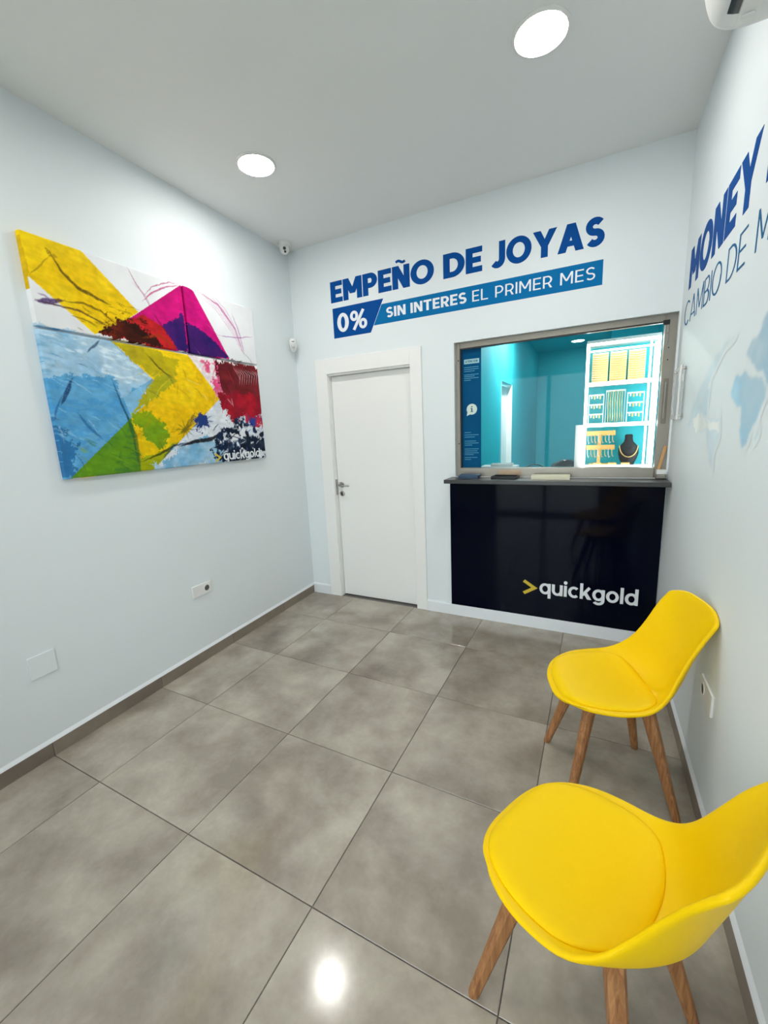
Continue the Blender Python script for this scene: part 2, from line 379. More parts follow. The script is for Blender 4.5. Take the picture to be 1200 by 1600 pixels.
# pass-through slot in the sill
box('pass_slot', 1.315, 1.475, F0-.0125, F0-.009, WZ0+.006, WZ0+.050, mat('slot_brass', (0.42, 0.30, 0.20), 0.4, 0.5, noise=0.2, nscale=20), w1)

# ------------------------------------------------------------------ office behind the hatch (turquoise room)
OX0, OX1, OY1, OH = 0.95, 2.62, 5.50, 2.765
oy = YB + WT
of = box('floor_office', OX0-.1, OX1+.1, oy, OY1+.1, -.1, 0, mat('office_floor', (0.25, 0.27, 0.27), 0.5, noise=0.1), None); of['kind'] = 'structure'
oc = box('ceiling_office', OX0-.1, OX1+.1, oy, OY1+.1, OH, OH+.1, mat('office_ceiling', (0.08, 0.55, 0.62), 0.7, noise=0.02), None); oc['kind'] = 'structure'
ol = boxes('wall_office_left', [(OX0-.14, OX0, oy, 2.37, 0, OH), (OX0-.14, OX0, 3.05, OY1, 0, OH), (OX0-.14, OX0, 2.37, 3.05, 2.03, OH)], M_teal); ol['kind'] = 'structure'
ob = box('wall_office_back', OX0-.14, OX1+.1, OY1, OY1+.1, 0, OH, M_teal); ob['kind'] = 'structure'
orr = boxes('wall_office_right', [(OX1, OX1+.1, oy, OY1, 0, OH), (2.06, OX1, 4.3, OY1, 0, OH)], M_teal); orr['kind'] = 'structure'
d3 = empty('door_3', T((OX0, 2.37, 0)), kind='structure')
box('leaf', -.10, -.065, .015, .665, .005, 2.01, M_white, d3, None, .002)
box('jamb', -.14, 0, .0, .015, 0, 2.03, M_white, d3); box('jamb', -.14, 0, .665, .68, 0, 2.03, M_white, d3)
tube('lever', [(-.065, .09, 1.05), (-.02, .09, 1.05), (-.015, .2, 1.05)], .008, M_chrome, d3)
# office ceiling lamp
ola = empty('ceiling_lamp', T((1.60, 3.55, OH)), 'round recessed lamp in the turquoise office ceiling behind the hatch', 'ceiling lamp')
def round_lamp(e, r, m):
    lathe('rim', [(r+.012, 0), (r+.012, -.004), (r+.006, -.009), (r, -.009), (r-.002, -.004), (r-.002, 0)], M_plastic, e, None, 48)
    lathe('diffuser', [(r-.003, -.002), (r-.004, -.006), (r*.6, -.0085), (.001, -.009)], m, e, None, 48)
round_lamp(ola, .09, M_lamp2)
p_ = onZ(903, 532, OH); ola.location = (p_.x, p_.y, OH)
# added fill lamp, out of view above the opening, brightens the office left wall
office_fill = empty('ceiling_lamp', T((1.27, 2.52, OH)), 'unseen fill lamp added in the office ceiling to brighten the left wall', 'ceiling lamp')
round_lamp(office_fill, .09, mat('fill_lamp_diffuser', (.9, .9, .9), .5, noise=.01, emit=(1, .98, .95), estr=430))

# ================================================================== THINGS
# ------------------------------------------------------------------ ceiling lamps of the shop
for (x, y, lab) in ((0.145, -0.52, 'round white recessed ceiling lamp over the abstract canvases'),
                    (1.683, -0.546, 'round white recessed ceiling lamp near the air conditioner'),
                    (0.145, -2.35, 'round white recessed ceiling lamp near the shop front, left side'),
                    (1.683, -2.35, 'round white recessed ceiling lamp near the shop front, right side')):
    e = empty('ceiling_lamp', T((x, y, H)), lab, 'ceiling lamp', 'recessed ceiling lamps of the shop')
    round_lamp(e, .100, M_lamp)

# ------------------------------------------------------------------ counter and navy panel
ct = empty('counter_shelf', MB, 'black slate counter shelf under the hatch window', 'counter')
box('top', 0.957, 2.358, -.200, 0, 1.120, 1.1485, M_counter, ct, None, .003)
cp = empty('logo_panel', MB, 'glossy navy front panel with the quickgold logo below the counter', 'panel')
box('panel', 0.945, 2.356, -.016, -.001, .094, 1.1195, M_panel, cp, None, .0015)

# ------------------------------------------------------------------ lettering
def stroke(pts, t):
    pts = [Vector((a, b)) for a, b in pts]; L, R = [], []
    for i, q in enumerate(pts):
        d0 = (pts[i]-pts[i-1]).normalized() if i else None
        d1_ = (pts[i+1]-pts[i]).normalized() if i < len(pts)-1 else None
        d = d0 if d1_ is None else d1_ if d0 is None else (d0+d1_).normalized()
        n = Vector((-d.y, d.x)); k = 1.0
        if d0 is not None and d1_ is not None: k = 1/max(.35, n.dot(Vector((-d0.y, d0.x))))
        L.append(q+n*t/2*k); R.append(q-n*t/2*k)
    return [[tuple(L[i]), tuple(R[i]), tuple(R[i+1]), tuple(L[i+1])] for i in range(len(pts)-1)]
def rect(x0, y0, x1, y1): return [[(x0, y0), (x1, y0), (x1, y1), (x0, y1)]]
def band(cx, cy, rx_, ry_, tx, ty, a0, a1, n=28):
    n = max(6, int(n*abs(a1-a0)/360)+2); out = []
    A = [math.radians(a0+(a1-a0)*i/n) for i in range(n+1)]
    for i in range(n):
        q = []
        for a, s in ((A[i], 0), (A[i], 1), (A[i+1], 1), (A[i+1], 0)):
            q.append((cx+(rx_-tx*s)*math.cos(a), cy+(ry_-ty*s)*math.sin(a)))
        out.append(q)
    return out
def disc(cx, cy, r, n=16): return [[(cx+r*math.cos(2*math.pi*i/n), cy+r*math.sin(2*math.pi*i/n)) for i in range(n)]]
def arcpts(cx, cy, rx_, ry_, a0, a1, n=14):
    return [(cx+rx_*math.cos(math.radians(a0+(a1-a0)*i/n)), cy+ry_*math.sin(math.radians(a0+(a1-a0)*i/n))) for i in range(n+1)]
def glyph(ch, t):
    h = t*.86; k = 1.12*t
    if ch in 'EFL':
        W = .50+.5*t; g = rect(0, 0, t, 1)
        if ch != 'F': g += rect(t, 0, W, h)
        if ch != 'L': g += rect(t, 1-h, W, 1) + rect(t, .5-h/2, W*.92, .5+h/2)
        return g, W
    if ch == 'I': return rect(0, 0, t, 1), t
    if ch == 'T': W = .60+.5*t; return rect(0, 1-h, W, 1)+rect(W/2-t/2, 0, W/2+t/2, 1-h), W
    if ch == 'H': W = .62+.6*t; return rect(0, 0, t, 1)+rect(W-t, 0, W, 1)+rect(t, .5-h/2, W-t, .5+h/2), W
    if ch in 'NÑ':
        W = .64+.6*t; g = rect(0, 0, t, 1)+rect(W-t, 0, W, 1)+[[(0, 1), (W-k, 0), (W, 0), (k, 1)]]
        if ch == 'Ñ': g += stroke([(W/2-.21+.42*i/12, 1.165+.045*math.sin(2*math.pi*i/12)) for i in range(13)], .42*t)
        return g, W
    if ch == 'M':
        W = .76+.8*t; lo = .28 if t > .12 else .18
        return rect(0, 0, t, 1)+rect(W-t, 0, W, 1)+[[(0, 1), (W/2-.45*k, lo), (W/2+.45*k, lo), (k, 1)], [(W, 1), (W-k, 1), (W/2-.45*k, lo), (W/2+.45*k, lo)]], W
    if ch == 'A':
        W = .76+.75*t; y = .20
        return [[(0, 0), (k, 0), (W/2+.52*k, 1), (W/2-.52*k, 1)], [(W, 0), (W/2+.52*k, 1), (W/2-.52*k, 1), (W-k, 0)]]+rect(W*.2, y, W*.8, y+.85*h), W
    if ch == 'Y':
        W = .72+.75*t; return [[(0, 1), (W/2-t/2, .40), (W/2+t/2, .40), (k, 1)], [(W, 1), (W-k, 1), (W/2-t/2, .40), (W/2+t/2, .40)]]+rect(W/2-t/2, 0, W/2+t/2, .41), W
    if ch == 'X': W = .72+.75*t; return [[(0, 0), (k, 0), (W, 1), (W-k, 1)], [(0, 1), (W-k, 0), (W, 0), (k, 1)]], W
    if ch == 'O': W = .86+.6*t; return band(W/2, .5, W/2, .515, t, h, 0, 360, 44), W
    if ch == 'D':
        W = .70+.6*t; r = .5; return rect(0, 0, t, 1)+rect(t, 1-h, W-r, 1)+rect(t, 0, W-r, h)+band(W-r, .5, r, .5, t, h, -90, 90, 44), W
    if ch in 'PR':
        W = .56+.6*t; r = .335; g = rect(0, 0, t, 1)+rect(t, 1-h, W-r, 1)+rect(t, .33, W-r, .33+h)+band(W-r, .665, r, .335, t, h, -90, 90, 40)
        if ch == 'R': g += [[(W-k*1.02, 0), (W+.02, 0), (W*.72, .36), (W*.72-k*.9, .36)]]
        return g, W
    if ch == 'B':
        W = .58+.6*t; return rect(0, 0, t, 1)+rect(t, 1-h, W-.29, 1)+rect(t, .5-h*.55, W-.28, .5+h*.45)+rect(t, 0, W-.27, h)+band(W-.30, .5+.5*.5-h*.25+h*.225, .26, .25+h*.225, t, h, -90, 90, 40)+band(W-.28, .25+h*.225, .28, .25+h*.225, t, h, -90, 90, 40), W
    if ch in 'CG':
        W = .78+.5*t; g = band(W*.53, .5, W*.53, .515, t, h, 48, 312, 44)
        if ch == 'G': g += rect(W-t, .12, W, .5)+rect(W*.6, .5-h, W, .5)
        return g, W
    if ch == 'S':
        W = .54+.5*t; ry = (1.02-h)/4; r = W/2-t*.46
        c = arcpts(W/2, 1.01-h/2-ry, r, ry, 32, 270)+arcpts(W/2, -.01+h/2+ry, r, ry, 90, -148)[1:]
        return stroke(c, (t+h)/2*.98), W
    if ch == 'J':
        W = .46+.6*t; r = (W-t)/2+.02; return stroke([(W-t/2, 1)]+arcpts(W-t/2-r, .32, r, .32-h/2+.01, 0, -142, 12), t*.97), W
    if ch == '0': W = .58+.5*t; return band(W/2, .5, W/2, .515, t, h, 0, 360, 40), W
    if ch == '%':
        W = .86+.5*t; r = .235; return band(r, .735, r, .275, t*.72, t*.66, 0, 360, 30)+band(W-r, .265, r, .275, t*.72, t*.66, 0, 360, 30)+stroke([(.19, -.01), (W-.19, 1.01)], t*.72), W
    x = .74
    if ch in 'odqg':
        W = .74; g = band(.37, .37, .37, .38, t, h, 0, 360, 40)
        if ch == 'd': g += rect(W-t, 0, W, 1.03)
        if ch == 'q': g += rect(W-t, -.27, W, x)
        if ch == 'g': g += rect(W-t, .02, W, x)+band(.37, .03, .37, .31, t, h, 0, -146, 40)
        return g, W
    if ch == 'u': W = .70; return rect(0, .32, t, x)+band(.35, .34, .35, .35, t, h, 180, 360, 40)+rect(W-t, 0, W, x), W
    if ch == 'i': return rect(0, 0, t, x)+disc(t/2, .93, .62*t), t
    if ch == 'c': return band(.37, .37, .37, .38, t, h, 46, 314, 40), .66
    if ch == 'k': W = .68; return rect(0, 0, t, 1.03)+stroke([(t*.8, .25), (W-.10, .78)], t*.92)[:1]+[[(W-k*1.05, 0), (W+.04, 0), (t+.22, .48), (t+.06, .32)]], W
    if ch == 'l': return rect(0, 0, t, 1.03), t
    if ch == '>': W = .80; return stroke([(0, 1), (W-.1, .5), (0, 0)], t), W
    return [], .3
GAP = .10
def letters(parent, text, t, x0, x1, z0, hgt, m, depth=-.0012, y=0.0, gap=GAP, space=.34, mats=None):
    """letters of one line as separate child meshes, fitted between x0 and x1"""
    items = []; x = 0.0
    for i, ch in enumerate(text):
        if ch == ' ': x += space; continue
        tt = t(i) if callable(t) else t
        g, W = glyph(ch, tt); items.append((ch, g, x, W)); x += W+gap
    tot = x-gap; s = (x1-x0)/tot
    for ch, g, gx, W in items:
        bm = bmesh.new()
        for n_p, poly in enumerate(g):
            yf = y+depth-2e-5*n_p
            P = [((gx+a)*s+x0, z0+b*hgt) for a, b in poly]
            ar = sum(P[i][0]*P[(i+1) % len(P)][1]-P[(i+1) % len(P)][0]*P[i][1] for i in range(len(P)))
            if ar < 0: P = P[::-1]
            f = [bm.verts.new((a, yf, b)) for a, b in P]; k = [bm.verts.new((a, y, b)) for a, b in P]
            bm.faces.new(f)
            for i in range(len(P)): bm.faces.new((f[i], k[i], k[(i+1) % len(P)], f[(i+1) % len(P)]))
        bm_obj('letter', bm, m, parent)
    return s

e = empty('wall_lettering', MB, 'large dark blue wall lettering EMPEÑO DE JOYAS on the back wall', 'lettering')
def bx(u, v): return on_frame(MB, u, v).x
for wd, ua, va, ub, vb in (('EMPEÑO', 516.5, 458, 678, 422), ('DE', 692.5, 416, 753.5, 402), ('JOYAS', 766.5, 400, 945.5, 358)):
    letters(e, wd, .268, bx(ua, va), bx(ub, vb), 2.578, .160, M_text, gap=.042)
e = empty('banner', MB, 'blue vinyl banner 0% SIN INTERES EL PRIMER MES on the back wall', 'banner')
def sl(z): return 0.300 + (z-2.302)/(2.540-2.302)*0.125
prism('price_tag', [(-0.050, 2.302), (sl(2.302), 2.302), (sl(2.535), 2.535), (-0.050, 2.535)], -.0012, 0, M_text, e)
prism('strip', [(sl(2.351)+.004, 2.351), (1.940, 2.351), (1.940, 2.496), (sl(2.496)+.004, 2.496)], -.0008, 0, M_text2, e)
letters(e, '0%', .22, -0.010, 0.272, 2.345, .142, M_textw, y=-.0012, gap=.09)
a_ = on_frame(MB, 604, 494); b_ = on_frame(MB, 729, 466)
letters(e, 'SIN INTERES', .215, a_.x, b_.x, 2.391, .072, M_textw, y=-.0008, gap=.11, space=.36)
a_ = on_frame(MB, 738, 468); b_ = on_frame(MB, 930, 432)
letters(e, 'EL PRIMER MES', .125, a_.x, b_.x, 2.391, .072, M_textw, y=-.0008, gap=.15, space=.42)
# logo on the navy panel
letters(cp, '>', .23, 1.514, 1.602, .272, .098, M_gold, y=-.016)
letters(cp, 'quickgold', .19, 1.626, 2.254, .283, .113, M_textw, y=-.016, gap=.075)
# right wall
def rl(u, v): return on_frame(MR, u, v)
e = empty('wall_lettering', MR, 'large blue lettering MONEY EXCHANGE running along the right wall', 'lettering')
mx0, mx1 = rl(1079, 424).x, rl(1195, 193).x
s_ = letters(e, 'MONEY', .255, mx0-.01, mx1, 2.199, .198, M_text, gap=.05)
letters(e, 'EXCHANGE', .255, rl(1198, 281).x, rl(1198, 281).x+1.62, 2.199, .198, M_text, gap=.05)
e = empty('wall_lettering', MR, 'thin blue lettering CAMBIO DE MONEDA below the larger words on the right wall', 'lettering')
cx0, cx1 = rl(1071, 490).x, rl(1170, 352).x
letters(e, 'CAMBIO DE', .075, cx0-.01, cx1, 2.018, .122, mat('blue_vinyl_thin', srgb(34, 100, 146), .6, noise=.03, spec=.06), gap=.11, space=.36)
letters(e, 'MONEDA', .075, rl(1180, 390).x, rl(1180, 390).x+.75, 2.018, .122, MATS['blue_vinyl_thin'], gap=.11)

# ------------------------------------------------------------------ painting helpers (numpy)
rng = np.random.default_rng(3)
def vnoise(x, y, seed=0):
    """smooth value noise on arrays"""
    def hsh(i, j):
        q = np.sin(i*127.1+j*311.7+seed*74.7)*43758.5453; return q-np.floor(q)
    xi = np.floor(x); yi = np.floor(y); fx = x-xi; fy = y-yi
    fx = fx*fx*(3-2*fx); fy = fy*fy*(3-2*fy)
    return (hsh(xi, yi)*(1-fx)+hsh(xi+1, yi)*fx)*(1-fy)+(hsh(xi, yi+1)*(1-fx)+hsh(xi+1, yi+1)*fx)*fy
def fbm(x, y, seed=0, o=4):
    s = np.zeros_like(x); a = .5
    for i in range(o): s += a*vnoise(x*2**i, y*2**i, seed+i*13); a *= .5
    return s/(1-.5**o)
def inpoly(X, Y, P):
    ins = np.zeros(X.shape, bool); n = len(P)
    for i in range(n):
        x0, y0 = P[i]; x1, y1 = P[(i+1) % n]
        if y0 == y1: continue
        c = ((y0 > Y) != (y1 > Y)) & (X < (x1-x0)*(Y-y0)/(y1-y0)+x0); ins ^= c
    return ins
def segdist(X, Y, pts):
    D = np.full(X.shape, 1e9); Tt = np.zeros(X.shape)
    n = len(pts)-1
    for i in range(n):
        (x0, y0), (x1, y1) = pts[i], pts[i+1]; dx, dy = x1-x0, y1-y0
        t = np.clip(((X-x0)*dx+(Y-y0)*dy)/(dx*dx+dy*dy+1e-12), 0, 1)
        d = np.hypot(X-x0-t*dx, Y-y0-t*dy); m = d < D; D[m] = d[m]; Tt[m] = (i+t[m])/n
    return D, Tt

# ------------------------------------------------------------------ three canvases on the left wall
TH = .030
def cv(cx_, cy_):
    """crop pixel of the photographed canvases -> wall coordinates in metres"""
    q = on_frame(ML, cx_/2.7273, 330+cy_/2.7273, TH); return (q.x, q.z)
def P(*l): return [cv(a, b) for a, b in l]
WHT = (232, 234, 236); YEL = (246, 208, 20)
def art(X, Z):
    n1 = fbm(X*9, Z*9, 1); n2 = fbm(X*40, Z*40, 2); st = fbm(X*14+Z*70, Z*14-X*18, 5); n4 = fbm(X*110+Z*60, Z*160, 51); n5 = fbm(X*140, Z*90-X*50, 57)
    col = np.empty(X.shape+(3,)); col[:] = WHT
    col += ((n1-.5)*16)[..., None]
    jx = X+(n2-.5)*.006; jz = Z+(vnoise(X*60, Z*60, 9)-.5)*.006
    def fill(poly, c, c2=None, mask=None, edge=0.0, amt=1.0):
        xx, zz = (X+(n1-.5)*edge+(n2-.5)*edge*1.3+(n4-.5)*edge*.9, Z+(vnoise(X*25, Z*25, 11)-.5)*edge+(n5-.5)*edge*1.1) if edge else (X, Z)
        m = inpoly(xx, zz, poly).astype(float)*amt
        if mask is not None: m = m*mask
        cc = np.empty(X.shape+(3,)); cc[:] = c
        if c2 is not None:
            f = np.clip((n1-.35)/.3, 0, 1)[..., None]; cc = cc*(1-f)+np.array(c2)*f
        cc = cc*(1+((n2-.5)*.16+(st-.5)*.14)[..., None])
        col[:] = col*(1-m[..., None])+cc*m[..., None]
    def brush(pts, wd, c, amt=.9, rough=.5, taper=True):
        pts = P(*pts); D, t = segdist(jx, jz, pts)
        w_ = wd*(np.sin(np.pi*np.clip(t, .03, .97))**.5 if taper else 1.0)
        m = np.clip((w_-D)/(wd*.35+.001), 0, 1)*amt
        m = m*np.clip(1.2-rough*1.6*fbm(t*40+D*300, D*900, 7), 0, 1)
        col[:] = col*(1-m[..., None])+np.array(c)*m[..., None]
    s_hi = np.clip((st-.52)/.12, 0, 1)            # dry-brush masks
    s_lo = np.clip((.46-st)/.12, 0, 1)
    # ---- upper left canvas
    fill(P((60, 60), (340, 163), (590, 430), (530, 470), (405, 525), (118, 275)), YEL, (238, 196, 10))
    fill(P((76, 75), (125, 260), (118, 275), (130, 330), (60, 320)), (214, 176, 20))
    fill(P((540, 465), (775, 310), (812, 600), (640, 580)), (208, 20, 122), (190, 14, 110))
    fill(P((690, 490), (740, 462), (775, 430), (812, 600), (740, 588)), (72, 26, 106), (46, 24, 96), edge=.03)
    fill(P((545, 460), (610, 440), (690, 490), (760, 590), (640, 575), (430, 525)), (196, 34, 38), (120, 24, 26), edge=.02)
    fill(P((410, 520), (500, 470), (560, 475), (640, 520), (680, 560), (690, 580), (560, 556)), (52, 20, 16), (110, 34, 16), edge=.045)
    fill(P((420, 515), (520, 440), (600, 450), (640, 500), (600, 540)), (40, 20, 10), mask=s_hi, edge=.06, amt=.8)
    brush([(210, 170), (260, 255), (330, 325), (420, 375), (470, 400)], .010, (70, 50, 16))
    brush([(190, 150), (215, 185), (250, 200)], .012, (90, 66, 14), .7, .9)
    brush([(215, 185), (160, 240), (125, 270)], .005, (150, 116, 20), .7)
    brush([(150, 380), (210, 385), (275, 380)], .016, (50, 26, 80))
    brush([(150, 375), (230, 400), (330, 420), (420, 470), (500, 510)], .006, (70, 40, 50))
    brush([(270, 385), (350, 390), (430, 425), (500, 490)], .007, (80, 56, 20), .8)
    brush([(160, 350), (190, 360), (240, 395)], .006, (120, 80, 140), .7)
    brush([(300, 440), (360, 462), (420, 490)], .006, (110, 84, 20), .7)
    for k in range(26):
        a = rng.uniform(330, 560); b = rng.uniform(380, 500); l = rng.uniform(15, 60)
        brush([(a, b), (a+l, b+l*rng.uniform(.2, .9))], .004, (86, 60, 14), .6, .8)
    brush([(605, 385), (650, 345), (710, 320), (770, 318)], .006, (176, 40, 100), .8)
    brush([(610, 365), (650, 320), (720, 303), (765, 312)], .004, (160, 40, 90), .7)
    brush([(540, 235), (580, 310), (620, 370), (680, 470)], .005, (150, 60, 110), .7)
    brush([(560, 300), (620, 360), (640, 395)], .004, (190, 120, 160), .6)
    brush([(650, 430), (690, 490), (720, 530)], .007, (110, 10, 60), .8)
    brush([(600, 540), (680, 530), (750, 585)], .012, (150, 60, 20), .7)
    # ---- upper right canvas
    fill(P((770, 305), (822, 338), (978, 630), (800, 612)), (206, 18, 124), (188, 14, 112))
    fill(P((795, 470), (860, 510), (930, 570), (978, 630), (800, 612)), (64, 26, 100), (40, 24, 92), edge=.02)
    for o_ in range(5):
        brush([(835+o_*12, 345-o_*4), (920+o_*10, 420), (990+o_*6, 520), (1045, 625)], .004, (196, 120, 170), .75, .8)
    brush([(850, 345), (930, 400), (1000, 500), (1035, 600)], .008, (176, 60, 130), .8)
    brush([(930, 530), (1010, 540), (1080, 535)], .005, (160, 90, 160), .8)
    brush([(985, 430), (1020, 520), (1042, 610)], .007, (150, 60, 130), .7, .8)
    brush([(870, 470), (930, 530), (960, 600)], .006, (230, 150, 200), .5, .8)
    # ---- lower canvas: blues on the left
    fill(P((150, 480), (470, 550), (690, 748), (310, 1140), (250, 1150)), (104, 172, 214), (84, 156, 204))
    fill(P((150, 480), (475, 556), (655, 715), (530, 795), (480, 705), (330, 690), (190, 712)), (176, 206, 226), (150, 192, 220), edge=.03)
    fill(P((525, 795), (640, 720), (690, 748), (560, 880)), (112, 172, 214), (132, 188, 222))
    fill(P((610, 770), (660, 730), (690, 748), (640, 800)), (224, 230, 236), edge=.03)
    fill(P((150, 480), (300, 520), (210, 700), (190, 720)), (126, 182, 218), mask=s_lo, amt=.7)
    fill(P((200, 720), (480, 705), (560, 880), (310, 1140), (250, 1150)), (66, 140, 196), mask=s_hi, amt=.55)
    fill(P((230, 900), (330, 1000), (310, 1140), (250, 1150)), (40, 104, 158), edge=.05, amt=.8)
    fill(P((170, 520), (470, 560), (640, 715), (520, 740)), (226, 236, 242), mask=s_hi, amt=.6)
    brush([(310, 708), (285, 770), (260, 825)], .012, (22, 52, 92))
    brush([(425, 550), (400, 575), (372, 600)], .008, (40, 60, 90), .8)
    brush([(475, 710), (510, 800), (545, 880), (575, 960), (600, 1060)], .008, (26, 66, 90), .9)
    brush([(330, 860), (380, 920), (440, 975)], .010, (40, 96, 150), .8)
    brush([(265, 780), (240, 850), (230, 900)], .006, (40, 96, 150), .8)
    for k in range(34):
        a = rng.uniform(180, 520); b = rng.uniform(560, 1050); l = rng.uniform(30, 110)
        brush([(a, b), (a+l, b+l*rng.uniform(.3, 1.0))], .004, (200, 224, 238) if k % 2 else (58, 120, 176), .55, .8)
    # yellow and green band
    fill(P((468, 545), (800, 612), (940, 800), (650, 1110), (300, 1140), (560, 880), (690, 752)), YEL, (236, 190, 14))
    fill(P((468, 545), (640, 580), (760, 640), (740, 720), (690, 700), (660, 722)), (196, 178, 22), (176, 160, 30), edge=.03)
    fill(P((640, 730), (720, 690), (760, 720), (690, 770), (560, 880)), (176, 172, 30), edge=.03)
    fill(P((300, 1140), (560, 880), (600, 1110)), (84, 136, 40), (100, 150, 32))
    fill(P((560, 880), (640, 850), (700, 900), (720, 960), (660, 1030), (600, 960)), (120, 158, 28), (140, 166, 20), edge=.05)
    fill(P((560, 880), (620, 1110), (480, 1125)), (66, 116, 44), mask=s_hi, amt=.7)
    fill(P((595, 960), (650, 990), (700, 1040), (640, 1110), (610, 1110)), (232, 196, 14), edge=.02)
    fill(P((600, 1060), (690, 1020), (760, 985), (650, 1110), (600, 1112)), (160, 168, 20), edge=.02)
    brush([(545, 885), (575, 960), (600, 1110)], .018, (46, 92, 44), .9)
    brush([(620, 605), (680, 670), (740, 715)], .007, (70, 66, 20), .9)
    brush([(600, 1070), (690, 1030), (770, 985), (830, 980)], .009, (40, 46, 20), .9)
    for k in range(46):
        a = rng.uniform(600, 880); b = rng.uniform(660, 960); l = rng.uniform(-60, 60)
        brush([(a, b), (a+l*.5, b+20), (a+l, b+rng.uniform(20, 70))], .005, [(196, 150, 16), (250, 222, 70), (176, 160, 20), (150, 110, 20)][k % 4], .6, .8)
    for k in range(22):
        a = rng.uniform(330, 580); b = rng.uniform(960, 1110); l = rng.uniform(20, 70)
        brush([(a, b), (a+l, b+l*.5)], .005, [(150, 176, 40), (50, 96, 40)][k % 2], .6, .8)
    # white wedge, blue, and dark marks lower right
    fill(P((940, 795), (1140, 660), (1150, 1070), (645, 1112)), (226, 230, 236), (210, 218, 228))
    fill(P((720, 1040), (860, 950), (960, 1000), (960, 1075), (650, 1112)), (120, 176, 212), (170, 204, 226), edge=.06)
    fill(P((830, 880), (880, 865), (890, 920), (850, 935)), (36, 60, 120), edge=.05)
    brush([(770, 950), (800, 920), (830, 860)], .02, (36, 40, 30), .8, .9)
    brush([(770, 1000), (830, 982), (900, 972), (960, 935)], .016, (22, 24, 30), .95, .3)
    brush([(690, 1060), (740, 1000), (800, 985)], .008, (40, 60, 90), .8)
    dk = np.clip((fbm(X*26, Z*26, 21)-.44)/.08, 0, 1)
    fill(P((930, 960), (990, 890), (1120, 880), (1140, 1060), (960, 1072), (900, 1020)), (18, 24, 36), (24, 44, 78), mask=dk, edge=.06)
    fill(P((900, 1000), (1000, 950), (1140, 980), (1145, 1065), (930, 1075)), (20, 34, 56), mask=np.clip((fbm(X*22, Z*22, 33)-.38)/.1, 0, 1), edge=.05, amt=.9)
    # pink and maroon, upper right
    fill(P((800, 612), (1110, 665), (1130, 700), (940, 800)), (236, 226, 228))
    rm = np.clip((fbm(X*16, Z*16, 41)-.36)/.08, 0, 1)
    fill(P((855, 640), (910, 640), (960, 780), (930, 800)), (226, 80, 130), (240, 150, 170), mask=rm, edge=.05)
    fill(P((910, 635), (1105, 665), (1120, 800), (1010, 800), (940, 760)), (92, 26, 32), (124, 36, 42), edge=.05)
    fill(P((930, 770), (1000, 770), (1118, 790), (1122, 860), (1040, 880), (990, 900), (960, 850)), (186, 26, 44), (140, 24, 40), edge=.05)
    fill(P((1040, 870), (1120, 865), (1122, 910), (1060, 915)), (40, 66, 150), (200, 40, 60), edge=.06)
    for k in range(9):
        a = 1000+k*10
        brush([(a, 665+k*2), (a+24, 700), (a+20, 745)], .004, (240, 224, 226), .8, .6)
    for k in range(14):
        a = rng.uniform(860, 1000); b = rng.uniform(650, 800)
        brush([(a, b), (a+rng.uniform(-20, 40), b+rng.uniform(20, 70))], .006, [(246, 190, 200), (200, 30, 60), (250, 236, 236)][k % 3], .75, .7)
    for k in range(30):
        a = rng.uniform(930, 1110); b = rng.uniform(890, 1050); an = rng.uniform(0, 6.28); l = rng.uniform(15, 55)
        brush([(a, b), (a+l*math.cos(an), b+l*math.sin(an))], .005, [(14, 18, 26), (236, 238, 242), (60, 110, 170)][k % 3], .85, .6)
    for k in range(10):
        an = k*.63; brush([(862, 895), (862+50*math.cos(an), 895+42*math.sin(an))], .006, (40, 66, 130), .8, .7)
        brush([(790, 930), (790+44*math.cos(an), 930+44*math.sin(an))], .005, (40, 60, 40), .7, .8)
    for k in range(26):
        a = rng.uniform(200, 1080); b = rng.uniform(580, 1060); an = rng.uniform(.3, 1.3); l = rng.uniform(40, 130)
        if b > 1100-(a-200)*.03: continue
        brush([(a, b), (a+l*.5*math.cos(an)+6, b+l*.5*math.sin(an)), (a+l*math.cos(an), b+l*math.sin(an))], .0035, (30, 44, 60) if k % 3 else (236, 240, 244), .7, .9)
    return np.clip(col, 0, 255)
def lin(c):
    c = c/255.0; return np.where(c <= .04045, c/12.92, ((c+.055)/1.055)**2.4)
